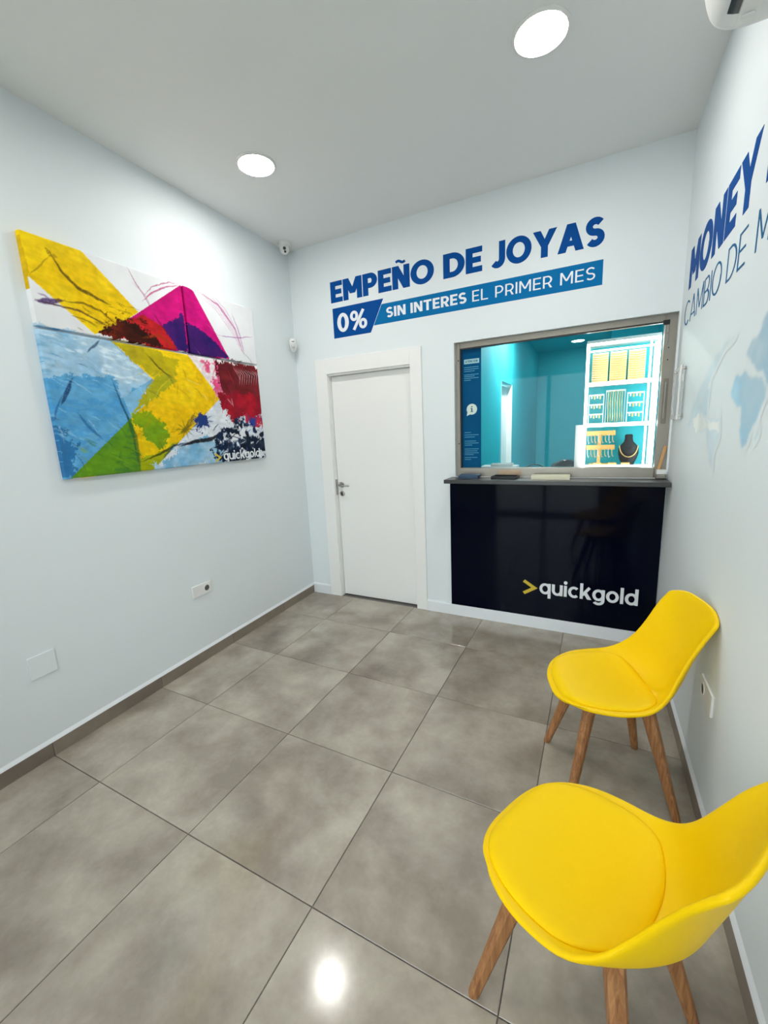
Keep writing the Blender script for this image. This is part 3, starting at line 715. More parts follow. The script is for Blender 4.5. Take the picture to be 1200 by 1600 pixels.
def canvas(x0, x1, z0, z1, label, step=.0036):
    nx = int((x1-x0)/step)+1; nz = int((z1-z0)/step)+1
    xs = np.linspace(x0, x1, nx); zs = np.linspace(z0, z1, nz); X, Z = np.meshgrid(xs, zs)
    colr = lin(art(X, Z)).reshape(-1, 3)
    ed = np.minimum.reduce([X-x0, x1-X, Z-z0, z1-Z]); Yd = -TH + .0015*np.clip(1-ed/.004, 0, 1)
    V = np.stack([X, Yd, Z], -1).reshape(-1, 3)
    i = np.arange((nz-1)*(nx-1)); r = i//(nx-1); c = i % (nx-1); b = r*nx+c
    Fq = np.stack([b, b+1, b+nx+1, b+nx], -1)
    # wrapped sides: a ring of vertices on the wall carries the edge colour
    ring = list(range(nx)) + [k*nx+nx-1 for k in range(1, nz)] + [(nz-1)*nx+k for k in range(nx-2, -1, -1)] + [k*nx for k in range(nz-2, 0, -1)]
    ring = np.array(ring); back = V[ring].copy(); back[:, 1] = 0
    nb = len(V); m = len(ring); q = np.arange(m); q2 = (q+1) % m
    Fs = np.stack([ring[q2], ring[q], nb+q, nb+q2], -1)
    V = np.concatenate([V, back]); colr = np.concatenate([colr, colr[ring]])
    me = bpy.data.meshes.new('printed_face'); Fall = np.concatenate([Fq, Fs])
    me.vertices.add(len(V)); me.vertices.foreach_set('co', V.ravel())
    me.loops.add(Fall.size); me.loops.foreach_set('vertex_index', Fall.ravel().astype(np.int32))
    me.polygons.add(len(Fall)); me.polygons.foreach_set('loop_start', np.arange(0, Fall.size, 4, dtype=np.int32))
    me.update(); me.validate()
    at = me.color_attributes.new('print', 'FLOAT_COLOR', 'POINT')
    at.data.foreach_set('color', np.concatenate([colr, np.ones((len(colr), 1))], 1).ravel())
    me.materials.append(M_canvas)
    e = empty('wall_canvas', ML, label, 'painting', 'abstract canvases on the left wall')
    link(bpy.data.objects.new('printed_face', me), e)
    boxes('stretcher', [(x0+.003, x0+.03, -TH+.004, -.001, z0+.003, z1-.003), (x1-.03, x1-.003, -TH+.004, -.001, z0+.003, z1-.003),
                        (x0+.03, x1-.03, -TH+.004, -.001, z0+.003, z0+.03), (x0+.03, x1-.03, -TH+.004, -.001, z1-.03, z1-.003)], M_pencil, e)
    return e
canvas(-2.015, -1.176, 2.072, 2.472, 'upper left canvas with a broad yellow stroke and magenta corner on white')
canvas(-1.160, -0.548, 2.072, 2.472, 'smaller upper right canvas with magenta and violet wedge on white')
lc = canvas(-2.015, -0.550, 1.356, 2.058, 'large lower canvas in blue, green and yellow with the quickgold logo')
a_ = on_frame(ML, 336, 710, TH); b_ = on_frame(ML, 405, 697, TH)
letters(lc, '>', .22, a_.x, a_.x+.05, a_.z-.052, .056, M_gold, y=-TH)
letters(lc, 'quickgold', .17, on_frame(ML, 348, 700, TH).x, b_.x, a_.z-.046, .064, M_textw, y=-TH, gap=.08)

# ------------------------------------------------------------------ faint world map on the right wall
def world_map():
    def Q(*l): return [(rl(a, b).x, rl(a, b).z) for a, b in l]
    x0, x1, z0, z1 = .45, 2.6, 1.16, 2.00
    nx, nz = 300, 150
    X, Z = np.meshgrid(np.linspace(x0, x1, nx), np.linspace(z0, z1, nz))
    n1 = fbm(X*5, Z*5, 3); n2 = fbm(X*30, Z*30, 8); xx = X+(n2-.5)*.028; zz = Z+(vnoise(X*24, Z*24, 4)-.5)*.022
    A = np.zeros(X.shape); colr = np.empty(X.shape+(3,)); colr[:] = (190, 212, 224)
    def land(poly, c, al, soft=True):
        m = inpoly(xx, zz, poly); A[m] = al; colr[m] = c
    land(Q((1152, 520), (1128, 555), (1108, 600), (1096, 640), (1075, 667), (1082, 640), (1092, 612), (1110, 572), (1130, 542)), (198, 220, 230), .62)
    land(Q((1090, 640), (1102, 615), (1110, 605), (1104, 650)), (180, 210, 226), .6)
    land(Q((1083, 655), (1090, 648), (1100, 650), (1108, 668), (1098, 672), (1086, 676)), (238, 240, 234), .9)
    land(Q((1104, 660), (1112, 652), (1126, 658), (1124, 682), (1116, 705), (1113, 734), (1108, 720), (1104, 690)), (206, 222, 232), .7)
    land(Q((1105, 656), (1124, 660), (1124, 672), (1105, 668)), (238, 240, 236), .8)
    # Africa
    land(Q((1142, 610), (1150, 588), (1166, 583), (1184, 585), (1199, 600), (1197, 620), (1188, 640), (1178, 665), (1168, 692), (1158, 698), (1156, 675), (1158, 640), (1146, 632)), (150, 196, 220), .85)
    land(Q((1180, 680), (1186, 665), (1184, 678), (1181, 690)), (150, 190, 206), .7)
    # Europe and Asia, on to the right beyond the frame
    land([(.0+rl(1166, 560).x, rl(1166, 560).z), (rl(1172, 540).x, rl(1172, 540).z), (rl(1186, 520).x, rl(1186, 520).z), (1.62, 1.90), (2.1, 1.92), (2.5, 1.84),
          (2.42, 1.72), (2.22, 1.62), (2.1, 1.50), (1.98, 1.56), (1.86, 1.44), (1.76, 1.58), (1.62, 1.56), (rl(1196, 585).x, rl(1196, 585).z), (rl(1180, 575).x, rl(1180, 575).z)], (130, 184, 214), .9)
    land([(2.2, 1.30), (2.3, 1.38), (2.48, 1.36), (2.52, 1.24), (2.36, 1.20)], (134, 186, 214), .8)
    A *= np.clip(.95+1.6*(n1-.5), .25, 1)
    for _ in range(3):
        A[1:-1, 1:-1] = (A[1:-1, 1:-1]*2+A[:-2, 1:-1]+A[2:, 1:-1]+A[1:-1, :-2]+A[1:-1, 2:])/6
    colr = np.clip(colr+((n1-.5)*70)[..., None], 0, 255)
    V = np.stack([X, np.full(X.shape, -.0008), Z], -1).reshape(-1, 3)
    Av = A.reshape(-1); wallc = np.array([.765, .82, .835]); C4 = np.concatenate([lin(colr).reshape(-1, 3)*Av[:, None]+wallc*(1-Av[:, None]), np.ones((len(Av), 1))], 1)
    i = np.arange((nz-1)*(nx-1)); r = i//(nx-1); c = i % (nx-1); b = r*nx+c
    Fq = np.stack([b, b+1, b+nx+1, b+nx], -1); keep = (Av[Fq].max(1) > 0); Fq = Fq[keep]
    used = np.unique(Fq); idx = np.full(len(V), -1); idx[used] = np.arange(len(used)); Fq = idx[Fq]; V = V[used]; C4 = C4[used]
    me = bpy.data.meshes.new('world_map_print'); me.from_pydata(V.tolist(), [], Fq.tolist()); me.update()
    at = me.color_attributes.new('print', 'FLOAT_COLOR', 'POINT'); at.data.foreach_set('color', C4.ravel())
    me.materials.append(M_map)
    o = link(bpy.data.objects.new('world_map_print', me), None, MR)
    tag(o, 'pale blue watercolour world map printed on the right wall', 'wall print')
world_map()

# ------------------------------------------------------------------ yellow chairs
KEYS = [  # q, centre line (forward, z), rim (forward, z), half width
    (0.00, .238, .430, .218, .440, .196), (0.10, .190, .447, .186, .457, .218), (0.22, .105, .449, .112, .467, .232), (0.36, .0, .441, .022, .474, .239),
    (0.48, -.090, .434, -.058, .490, .233), (0.57, -.162, .444, -.113, .530, .211), (0.66, -.214, .496, -.155, .592, .184), (0.76, -.244, .588, -.196, .674, .173),
    (0.88, -.276, .706, -.240, .760, .178), (1.00, -.306, .832, -.290, .826, .184)]
def prof(q):
    q = min(max(q, 0.0), 1.0)
    for i in range(len(KEYS)-1):
        if q <= KEYS[i+1][0] or i == len(KEYS)-2: break
    k0, k1, k2, k3 = KEYS[max(i-1, 0)], KEYS[i], KEYS[i+1], KEYS[min(i+2, len(KEYS)-1)]
    t = (q-k1[0])/(k2[0]-k1[0]); out = []
    for j in range(1, 6):
        m1 = (k2[j]-k0[j])/max(k2[0]-k0[0], 1e-6)*(k2[0]-k1[0]); m2 = (k3[j]-k1[j])/max(k3[0]-k1[0], 1e-6)*(k2[0]-k1[0])
        out.append((2*t**3-3*t*t+1)*k1[j]+(t**3-2*t*t+t)*m1+(-2*t**3+3*t*t)*k2[j]+(t**3-t*t)*m2)
    return out
def shell_pt(a, b, k=.86):
    if b > 0: k = .86 - .52*min(1.0, b*1.5)
    a2 = a*math.sqrt(1-k*b*b/2*abs(b)**2); b2 = b*math.sqrt(1-k*a*a/2*abs(a)**2)*1.0
    f, z, fr_, zr_, W = prof((b2+1)/2); t = abs(a2)**2.2
    return Vector((f+(fr_-f)*t, W*a2, z+(zr_-z)*t))
def make_chair(label):
    e = empty('chair', I4, label, 'chair', 'yellow shell chairs along the right wall')
    na, nb = 20, 34; bm = bmesh.new(); g = []
    for j in range(nb+1):
        g.append([bm.verts.new(shell_pt(-1+2*i/na, -1+2*j/nb)) for i in range(na+1)])
    for j in range(nb):
        for i in range(na): bm.faces.new((g[j][i], g[j+1][i], g[j+1][i+1], g[j][i+1]))
    bmesh.ops.recalc_face_normals(bm, faces=bm.faces)
    sh = bm_obj('shell', bm, M_yellow, e, None, True)
    md = sh.modifiers.new('thickness', 'SOLIDIFY'); md.thickness = .015; md.offset = 0.0
    ms = sh.modifiers.new('smooth', 'SUBSURF'); ms.levels = 1; ms.render_levels = 2
    # seat pad: domed cushion lying in the shell
    np_ = 22; bm = bmesh.new(); top = []; low = []
    for j in range(np_+1):
        rt, rb = [], []
        for i in range(np_+1):
            a, b = -1+2*i/np_, -1+2*j/np_
            ea = a*math.sqrt(1-.5*b*b/2*b*b); eb = b*math.sqrt(1-.5*a*a/2*a*a)
            bb_ = -.925 + (eb+1)/2*(1.015)                 # front lip .. start of the backrest bend
            s = shell_pt(ea*.885, bb_); s.z += .0085
            edge = max(abs(a), abs(b)); hgt = .005+.011*(1-edge**6)**.5
            rt.append(bm.verts.new(s+Vector((0, 0, hgt)))); rb.append(bm.verts.new(s-Vector((0, 0, .004))))
        top.append(rt); low.append(rb)
    for j in range(np_):
        for i in range(np_):
            bm.faces.new((top[j][i], top[j+1][i], top[j+1][i+1], top[j][i+1])); bm.faces.new((low[j][i], low[j][i+1], low[j+1][i+1], low[j+1][i]))
    for i in range(np_):
        bm.faces.new((top[0][i], top[0][i+1], low[0][i+1], low[0][i])); bm.faces.new((top[np_][i+1], top[np_][i], low[np_][i], low[np_][i+1]))
        bm.faces.new((top[i+1][0], top[i][0], low[i][0], low[i+1][0])); bm.faces.new((top[i][np_], top[i+1][np_], low[i+1][np_], low[i][np_]))
    bmesh.ops.recalc_face_normals(bm, faces=bm.faces)
    pd = bm_obj('seat_pad', bm, M_pad, e, None, True); ps = pd.modifiers.new('smooth', 'SUBSURF'); ps.levels = 1; ps.render_levels = 2
    # splayed tapered legs
    for sx, sy in ((1, 1), (1, -1), (-1, 1), (-1, -1)):
        topc = Vector((sx*.100, sy*.095, .428)); foot = Vector((.197*sx, sy*.192, 0.0))
        bm = bmesh.new(); rings = []
        for t, wa, wb_ in ((0, .050, .040), (.25, .046, .037), (.6, .037, .032), (.97, .028, .027), (1, .025, .024)):
            c = topc.lerp(foot, t); out = Vector((foot.x-topc.x, foot.y-topc.y, 0)).normalized(); sd = Vector((-out.y, out.x, 0)); ring = []
            for (p1, p2) in ((1, .55), (.55, 1), (-.55, 1), (-1, .55), (-1, -.55), (-.55, -1), (.55, -1), (1, -.55)):
                ring.append(bm.verts.new(c+out*(p1*wa/2)+sd*(p2*wb_/2)))
            rings.append(ring)
        for i in range(len(rings)-1):
            for k in range(8): bm.faces.new((rings[i][k], rings[i][(k+1) % 8], rings[i+1][(k+1) % 8], rings[i+1][k]))
        bm.faces.new(rings[0]); bm.faces.new(rings[-1][::-1]); bmesh.ops.recalc_face_normals(bm, faces=bm.faces)
        bm_obj('leg', bm, M_wood, e)
    bm = bmesh.new()
    for an in (45, -45): add_box(bm, -.165, .165, -.02, .02, .385, .418, .004, 1, Matrix.Rotation(math.radians(an), 4, 'Z'))
    bm_obj('seat_frame', bm, M_wood, e)
    bm = bmesh.new(); add_box(bm, -.11, .11, -.09, .09, .416, .434, .006, 1); bm_obj('mounting_block', bm, mat('yellow_plastic', (0.62, 0.40, 0.003), .5, noise=.02), e)
    return e
ch = make_chair('yellow shell chair with beech legs, the one nearer the navy panel')
ch2 = ch.copy(); C.objects.link(ch2)
ch2['label'] = 'yellow shell chair with beech legs in the foreground, cut by the picture edge'
for k_ in list(ch.children):
    q_ = k_.copy(); C.objects.link(q_); q_.parent = ch2
CH1 = (2.054, -0.845, 197.5); CH2 = (1.990, -1.693, 155.0)
for o_, c_ in ((ch, CH1), (ch2, CH2)):
    o_.matrix_basis = T((c_[0], c_[1], .0004)) @ Matrix.Rotation(math.radians(c_[2]), 4, 'Z')

# ------------------------------------------------------------------ wall fittings
def socket_plate(M, x0, x1, z0, z1, sx, label):
    e = empty('wall_socket', M @ T((0, 0, 0)), label, 'socket')
    box('plate', x0, x1, -.010, 0, z0, z1, M_plastic, e, None, .003)
    zc = (z0+z1)/2
    lathe('outlet_ring', [(.0235, 0), (.0235, .0025), (.0205, .0025), (.0200, .0005)], M_plastic, e, T((sx, -.010, zc)) @ RX90, 28)
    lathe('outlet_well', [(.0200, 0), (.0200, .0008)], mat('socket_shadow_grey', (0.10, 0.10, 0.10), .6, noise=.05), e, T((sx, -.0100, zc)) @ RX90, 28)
    for s in (-1, 1): lathe('pin_hole', [(.0032, 0), (.0032, .0006)], M_dark, e, T((sx+s*.0095, -.0108, zc)) @ RX90, 10)
    return e
socket_plate(ML, -1.377, -1.222, .468, .548, -1.262, 'white double wall plate with one round socket on the left wall')
e = socket_plate(MR, 1.262, 1.425, .452, .537, 1.305, 'white wall plate with a socket on the right wall behind the chair')
bl = box('blank_plate', -2.312, -2.200, -.006, 0, .425, .537, M_wall, None, ML, .001)
tag(bl, 'wall-coloured blank cover plate low on the left wall', 'cover plate')
# motion detector in the corner
md_yaw = math.atan2(CAM.y-(YB-.06), CAM.x-(XL+.05)) + math.pi/2      # turned out of the corner into the room
e = empty('motion_detector', T((XL+.048, YB-.085, 2.285)) @ Matrix.Rotation(md_yaw, 4, 'Z'), 'small white motion detector in the corner left of the door', 'detector')
box('bracket', -.012, .012, 0, .070, -.02, .02, M_plastic, e, None, .003)
def dloft(name, secs, m, parent, M=None):
    bm = bmesh.new(); rings = []
    for z, hw, dp in secs:
        rings.append([bm.verts.new((hw*math.cos(math.pi*k/10), -dp*math.sin(math.pi*k/10)**.7 if 0 < k < 10 else 0, z)) for k in range(11)])
    for i in range(len(rings)-1):
        for k in range(11): bm.faces.new((rings[i][k], rings[i][(k+1) % 11], rings[i+1][(k+1) % 11], rings[i+1][k]))
    bm.faces.new(rings[0]); bm.faces.new(rings[-1][::-1]); bmesh.ops.recalc_face_normals(bm, faces=bm.faces)
    return bm_obj(name, bm, m, parent, M, True)
dloft('housing', [(-.055, .012, .012), (-.045, .022, .026), (-.01, .030, .040), (.03, .031, .044), (.050, .026, .036), (.057, .016, .020)], M_plastic, e)
dloft('lens', [(-.030, .018, .036), (-.012, .024, .0435), (.004, .024, .045), (.010, .020, .044)], mat('detector_lens', (0.66, 0.68, 0.68), .4, noise=.02), e)
box('indicator', -.010, .010, -.0475, -.042, .020, .026, mat('indicator_grey', (.15, .16, .16), .4, noise=.05), e)
# turret camera under the ceiling in the corner
cpos = onZ(449, 381, H)
e = empty('security_camera', T((cpos.x-.01, cpos.y-.03, H)), 'small white turret security camera under the ceiling in the corner', 'security camera')
lathe('base', [(.050, 0), (.050, -.014), (.046, -.024), (.040, -.030)], M_plastic, e, None, 32)
look = (CAM-Vector((cpos.x, cpos.y, H-.05))).normalized()
qz = look.to_track_quat('Z', 'Y').to_matrix().to_4x4()
ball = lathe('turret', [(.002, -.038)]+[(.038*math.cos(math.radians(a)), .038*math.sin(math.radians(a))) for a in range(-80, 65, 10)]+[(.016, .034), (.012, .031)], M_plastic, e, T((0, 0, -.048)) @ qz, 32)
lathe('lens', [(.012, .030), (.012, .0352), (.008, .0365)], M_dark, ball, T((0, .008, 0)), 20)
lathe('infrared_window', [(.009, .030), (.009, .0335), (.006, .034)], M_dark, ball, T((.004, -.015, 0)), 16)
# clear acrylic leaflet plate on the right wall
hx0, hx1, hz0, hz1 = .035, .335, 1.512, 1.800
e = empty('acrylic_holder', MR, 'clear acrylic sign plate with steel screws on the right wall by the hatch', 'sign holder')
box('plate', hx0, hx1, -.014, -.010, hz0, hz1, M_acryl, e, None, .0015)
box('bar', hx1-.075, hx1-.060, -.022, -.014, hz0, hz1, mat('milky_acrylic', (.82, .83, .83), .25, noise=.01), e, None, .001)
for x in (hx0+.02, hx1-.02):
    for z in (hz0+.02, hz1-.02): lathe('screw', [(.006, 0), (.006, .015), (.0045, .017)], M_chrome, e, T((x, 0, z)) @ RX90, 12)

# ------------------------------------------------------------------ air conditioner on the right wall
ax0 = (YB+.86)*1.0; ax1 = ax0+.80; az = 2.600
e = empty('air_conditioner', MR, 'white split air conditioner high on the right wall', 'air conditioner')
ctrl = [(-.150, .285), (-.205, .285), (-.205, .10), (-.200, .0), (-.110, .0)]
def bez(P0, n):
    out = []
    for i in range(n+1):
        t = i/n; q = [Vector(c) for c in P0]
        while len(q) > 1: q = [q[k].lerp(q[k+1], t) for k in range(len(q)-1)]
        out.append((q[0].x, q[0].y))
    return out
prof_ac = [(0, .285)] + bez([(-.13, .285), (-.205, .285), (-.205, .20)], 8) + bez([(-.205, .17), (-.205, .02), (-.16, .004), (-.09, 0)], 16) + [(0, 0)]
bm = bmesh.new(); ringsA = []
for x, sc_ in ((ax0, .90), (ax0+.012, .97), (ax0+.03, 1.0), (ax1-.03, 1.0), (ax1-.012, .97), (ax1, .90)):
    cz = .14; ringsA.append([bm.verts.new((x, y*sc_, az+cz+(z-cz)*sc_)) for y, z in prof_ac])
for i in range(len(ringsA)-1):
    for k in range(len(prof_ac)):
        k2 = (k+1) % len(prof_ac); bm.faces.new((ringsA[i][k], ringsA[i][k2], ringsA[i+1][k2], ringsA[i+1][k]))
bm.faces.new(ringsA[0]); bm.faces.new(ringsA[-1][::-1]); bmesh.ops.recalc_face_normals(bm, faces=bm.faces)
o = bm_obj('housing', bm, M_plastic, e, None, True)
try: o.data.set_sharp_from_angle(angle=math.radians(35))
except Exception: pass
def ac_strip(name, y0, y1, xa, xb, lift, m):
    """thin curved strip laid on the underside between two depths"""
    lowp = [q for q in prof_ac if q[1] < .16]
    def zz(y):
        for (ya, za), (yb_, zb) in zip(lowp[:-1], lowp[1:]):
            if ya <= y <= yb_: return za+(zb-za)*(y-ya)/(yb_-ya) if yb_ > ya else za
        return 0
    n = 8; ysl = [y0+(y1-y0)*i/n for i in range(n+1)]; bm = bmesh.new(); rows_ = []
    for x in (xa, xb): rows_.append(([bm.verts.new((x, y, az+zz(y)-lift)) for y in ysl], [bm.verts.new((x, y, az+zz(y)+.006)) for y in ysl]))
    for i in range(n):
        bm.faces.new((rows_[0][0][i], rows_[0][0][i+1], rows_[1][0][i+1], rows_[1][0][i])); bm.faces.new((rows_[0][1][i], rows_[1][1][i], rows_[1][1][i+1], rows_[0][1][i+1]))
        for r_ in rows_: bm.faces.new((r_[0][i], r_[1][i], r_[1][i+1], r_[0][i+1]))
    for k in (0, n): bm.faces.new((rows_[0][0][k], rows_[0][1][k], rows_[1][1][k], rows_[1][0][k]))
    bmesh.ops.recalc_face_normals(bm, faces=bm.faces); return bm_obj(name, bm, m, e)
ac_strip('outlet_slot', -.152, -.126, ax0+.075, ax1-.075, .0012, M_dark)
ac_strip('louver', -.124, -.080, ax0+.035, ax1-.05, .004, mat('louver_plastic', (.83, .82, .79), .3, noise=.02))
for x in (ax0+.07, ax0+.20, ax0+.40, ax1-.2): box('louver_clip', x, x+.008, -.120, -.090, az-.012, az-.006, M_plastic, e)

# ------------------------------------------------------------------ things on the counter
cz = 1.1485
def on_counter(u, v, dz=0): q = onZ(u, v, cz+dz); return q
def leaflets():
    for k, (dx, an) in enumerate(((0, 3), (.006, -2), (-.004, 5), (.010, 1))):
        a = on_counter(739, 744)
        o = box('leaflet', -.075, .075, -.040, .040, 0, .0065, M_leaf, None, T((a.x+dx, YB-.062, cz+.0067*k)) @ Matrix.Rotation(math.radians(an), 4, 'Z'), .0008, 1)
        tag(o, ['bottom', 'second lowest', 'second highest', 'top'][k] + ' blue leaflet pad of the stack on the counter', 'leaflet', 'blue leaflet pads on the counter')
leaflets()
a = on_counter(792, 746)
e = empty('black_tray', T((a.x, YB-.075, cz)) @ Matrix.Rotation(math.radians(-4), 4, 'Z'), 'flat black tray on the counter between the leaflets and the pale tray', 'tray')
def tray(e, hw, hd_, h, m):
    box('bottom', -hw, hw, -hd_, hd_, 0, .004, m, e)
    for n_, b_ in (('side', (-hw, hw, -hd_, -hd_+.004, .004, h)), ('side', (-hw, hw, hd_-.004, hd_, .004, h)), ('side', (-hw, -hw+.004, -hd_+.004, hd_-.004, .004, h)), ('side', (hw-.004, hw, -hd_+.004, hd_-.004, .004, h))):
        box(n_, *b_, m, e, None, .001, 1)
tray(e, .088, .058, .020, M_dark)
a = on_counter(862, 746)
e = empty('pale_tray', T((a.x, YB-.078, cz)) @ Matrix.Rotation(math.radians(3), 4, 'Z'), 'pale cream coin tray lying on the counter in front of the showcase', 'tray')
tray(e, .122, .050, .026, M_skin)
box('pad', -.114, .114, -.044, .044, .004, .012, mat('tray_pad', srgb(214, 224, 216), .6, noise=.04), e)
# small white box and a wooden stick in the right corner
e = box('white_box', 2.300, 2.352, -.028, .024, 1.1785, 1.206, M_plastic, None, MB, .002); tag(e, 'small white box in the right corner of the hatch sill', 'box')
e = box('metal_dish', 2.296, 2.350, -.040, .022, 1.1490, 1.178, M_steel, None, MB, .006); tag(e, 'small steel block under the white box at the counter end', 'box')
bm = bmesh.new(); add_box(bm, -.009, .009, -.004, .004, 0, .150, .0015, 1); 
e = bm_obj('wooden_stick', bm, M_pencil, None, MB @ T((2.312, .012, 1.2062)) @ Matrix.Rotation(math.radians(11), 4, 'Y')); tag(e, 'pale wooden stick leaning on the right hatch frame', 'stick')

# information strip on the glass
sgx0, sgx1 = GX0+.008, 1.170; gy = F0+.0318
e = empty('information_strip', MB, 'dark blue information strip with a white speech bubble on the hatch glass', 'sign')
box('film', sgx0, sgx1, gy-.001, gy, GZ0+.002, GZ1-.008, mat('deep_blue_film', srgb(0, 78, 122), .5, noise=.12, nscale=4, spec=.08), e)
box('heading', sgx0+.016, sgx1-.014, gy-.0016, gy-.001, 1.985, 2.018, mat('pale_film', srgb(150, 200, 205), .5, noise=.02), e)
letters(e, 'ATENCIÓN'.replace('Ó', 'O'), .2, sgx0+.026, sgx1-.026, 1.994, .015, mat('deep_blue_ink', srgb(0, 60, 96), .5, noise=.02), depth=-.0005, y=gy-.0016)
tm = mat('faint_film_text', srgb(70, 150, 182), .5, noise=.02)
lines = [(1.958, .11), (1.944, .11), (1.930, .08), (1.905, .11), (1.893, .08), (1.880, .11), (1.866, .05), (1.48, .05), (1.462, .11), (1.446, .08), (1.415, .09), (1.40, .11), (1.385, .06), (1.355, .11), (1.34, .10), (1.325, .11), (1.312, .07), (1.29, .10), (1.275, .05)]
boxes('small_print', [(sgx0+.016, sgx0+.016+wd, gy-.0014, gy-.001, z, z+.0045) for z, wd in lines], tm, e)['kind'] = 'stuff'
bx_, bz_ = 1.100, 1.655
bm = bmesh.new()
pts_ = [(bx_+.040*math.cos(a), bz_+.040*math.sin(a)) for a in [math.radians(d) for d in range(-110, 211, 10)]] + [(bx_-.040, bz_-.048)]
prism('speech_bubble', pts_, gy-.0016, gy-.001, mat('bubble_film', srgb(206, 226, 216), .5, noise=.02), e)
ib = mat('bubble_ink', srgb(20, 84, 110), .5, noise=.02)
boxes('letter', [(bx_-.0045, bx_+.0045, gy-.0021, gy-.0016, bz_-.018, bz_+.008), (bx_-.009, bx_+.001, gy-.0021, gy-.0016, bz_+.004, bz_+.009), (bx_-.010, bx_+.010, gy-.0021, gy-.0016, bz_-.020, bz_-.0155),
                 (bx_-.005, bx_+.005, gy-.0021, gy-.0016, bz_+.014, bz_+.023)], ib, e)

# ------------------------------------------------------------------ inside the office: desk, papers, chair, showcase
dz = 1.150
dk_ = empty('office_desk', T((0, 0, 0)), 'dark office worktop behind the hatch glass', 'desk')
box('top', OX0+.002, 2.46, oy+.001, 1.30, dz-.03, dz, M_counter, dk_, None, .003)
box('support', OX0+.02, OX0+.06, oy+.02, 1.26, .001, dz-.03, M_white, dk_); box('support', 2.38, 2.42, oy+.02, 1.26, .001, dz-.03, M_white, dk_)
a = onZ(800, 727, dz+.06)
pb = box('paper_stack', -.14, .14, -.09, .09, 0, .055, M_paper, None, T((1.258, .80, dz)), .002, 1); tag(pb, 'thick stack of white paper on the office desk behind the glass', 'paper stack')
pc = empty('calculator', T((1.28, .80, dz+.0552)) @ Matrix.Rotation(.1, 4, 'Z'), 'pale desk calculator lying on the paper stack behind the glass', 'calculator')
box('body', -.085, .085, -.05, .05, 0, .018, M_paper, pc, None, .003); box('display', -.07, .07, .018, .042, .018, .0195, M_dark, pc)
for i in range(5):
    for j in range(3): box('key', -.068+i*.029, -.048+i*.029, -.042+j*.018, -.03+j*.018, .018, .021, M_plastic, pc, None, .001, 1)
pts_ = [(1.50+.07*math.cos(t), 1.02+.04*math.sin(t), dz+.005+.035*max(0, math.sin(t))) for t in [i*math.pi*2/24*.85 for i in range(25)]]
e = tube('cable', pts_, .004, M_dark); tag(e, 'thin black cable loop on the office desk', 'cable')
e = empty('mouse', T((1.46, .92, dz)), 'small black computer mouse on the office desk', 'mouse')
dl = lathe('body', [(.030, 0), (.034, .010), (.028, .024), (.012, .032), (.001, .033)], M_dark, e, Matrix.Diagonal((1.5, .9, 1, 1)), 20)
box('wheel', -.004, .012, -.003, .003, .028, .037, M_steel, e, None, .001, 1)
# office chair top showing above the desk
e = empty('office_chair', T((1.70, 1.72, 0)), 'black office chair whose rounded back shows above the desk', 'office chair')
bm = bmesh.new()
secs = [(.60, .20), (.72, .22), (.90, .215), (1.05, .18), (1.13, .13), (1.165, .07), (1.175, .03)]
r0 = []
for z, hw in secs:
    r0.append([bm.verts.new((hw*s, yy+.06*s*s, z)) for s, yy in ((-1, 0), (-.6, -.012), (0, -.02), (.6, -.012), (1, 0), (.6, .03), (0, .04), (-.6, .03))])
for i in range(len(r0)-1):
    for k in range(8): bm.faces.new((r0[i][k], r0[i][(k+1) % 8], r0[i+1][(k+1) % 8], r0[i+1][k]))
bm.faces.new(r0[0]); bm.faces.new(r0[-1][::-1]); bmesh.ops.recalc_face_normals(bm, faces=bm.faces)
bm_obj('backrest', bm, M_dark, e, None, True)
box('seat', -.24, .24, -.40, .06, .46, .54, M_dark, e, None, .025, 3)
tube('column', [(0, -.18, .46), (0, -.18, .08)], .025, M_chrome, e)
tube('back_bracket', [(0, -.15, .47), (0, .08, .50), (0, .06, .66)], .018, M_dark, e)
for k in range(5):
    an = k*2*math.pi/5; tube('foot', [(0, -.18, .09), (.26*math.cos(an), -.18+.26*math.sin(an), .03)], [.022, .016], M_dark, e)

# showcase
sy = .92                                            # front plane
SX0, SX1, SZ0, SZ1, SD = 1.858, 2.318, dz, 2.100, .26
e = empty('jewellery_showcase', T((0, sy, 0)), 'lit white jewellery showcase with three levels standing behind the hatch glass', 'showcase')
tk = .020
box('back_panel', SX0, SX1, SD-.012, SD, SZ0, SZ1, M_teal, e)
box('base', SX0, SX1, 0, SD-.012, SZ0, SZ0+.035, M_plastic, e, None, .002); box('top', SX0, SX1, 0, SD-.012, SZ1-.02, SZ1, M_plastic, e, None, .002)
SH1, SH2 = 1.795, 1.498
for z in (SH1, SH2): sh = box('shelf', SX0+tk, SX1-tk, .01, SD-.012, z-.008, z, M_plastic, e, None, .001); box('light_strip', SX0+tk, SX1-tk, .002, .010, z-.017, z+.009, M_ledw, sh)
for x in (SX0, SX1-tk): box('post', x, x+tk, 0, tk, SZ0+.035, SZ1-.02, M_ledw, e, None, .002)
for x in (SX0, SX1-tk): box('post', x, x+tk, SD-.028, SD-.012, SZ0+.035, SZ1-.02, M_plastic, e, None, .002)
box('light_strip', SX0+tk, SX1-tk, .001, .012, SZ1-.036, SZ1-.020, M_ledw, e); box('light_strip', SX0+tk, SX1-tk, .001, .010, SZ0+.035, SZ0+.046, M_ledw, e)
box('light_strip', SX1-.062, SX1-.050, .002, .012, SZ0+.046, SZ1-.036, M_ledw, e)
box('light_strip', SX0+tk, SX1-tk, .09, .10, SZ1-.07, SZ1-.058, M_ledw, e)
box('side_board', SX0-.055, SX0-.002, .03, .05, SZ0, 1.50, M_plastic, e)
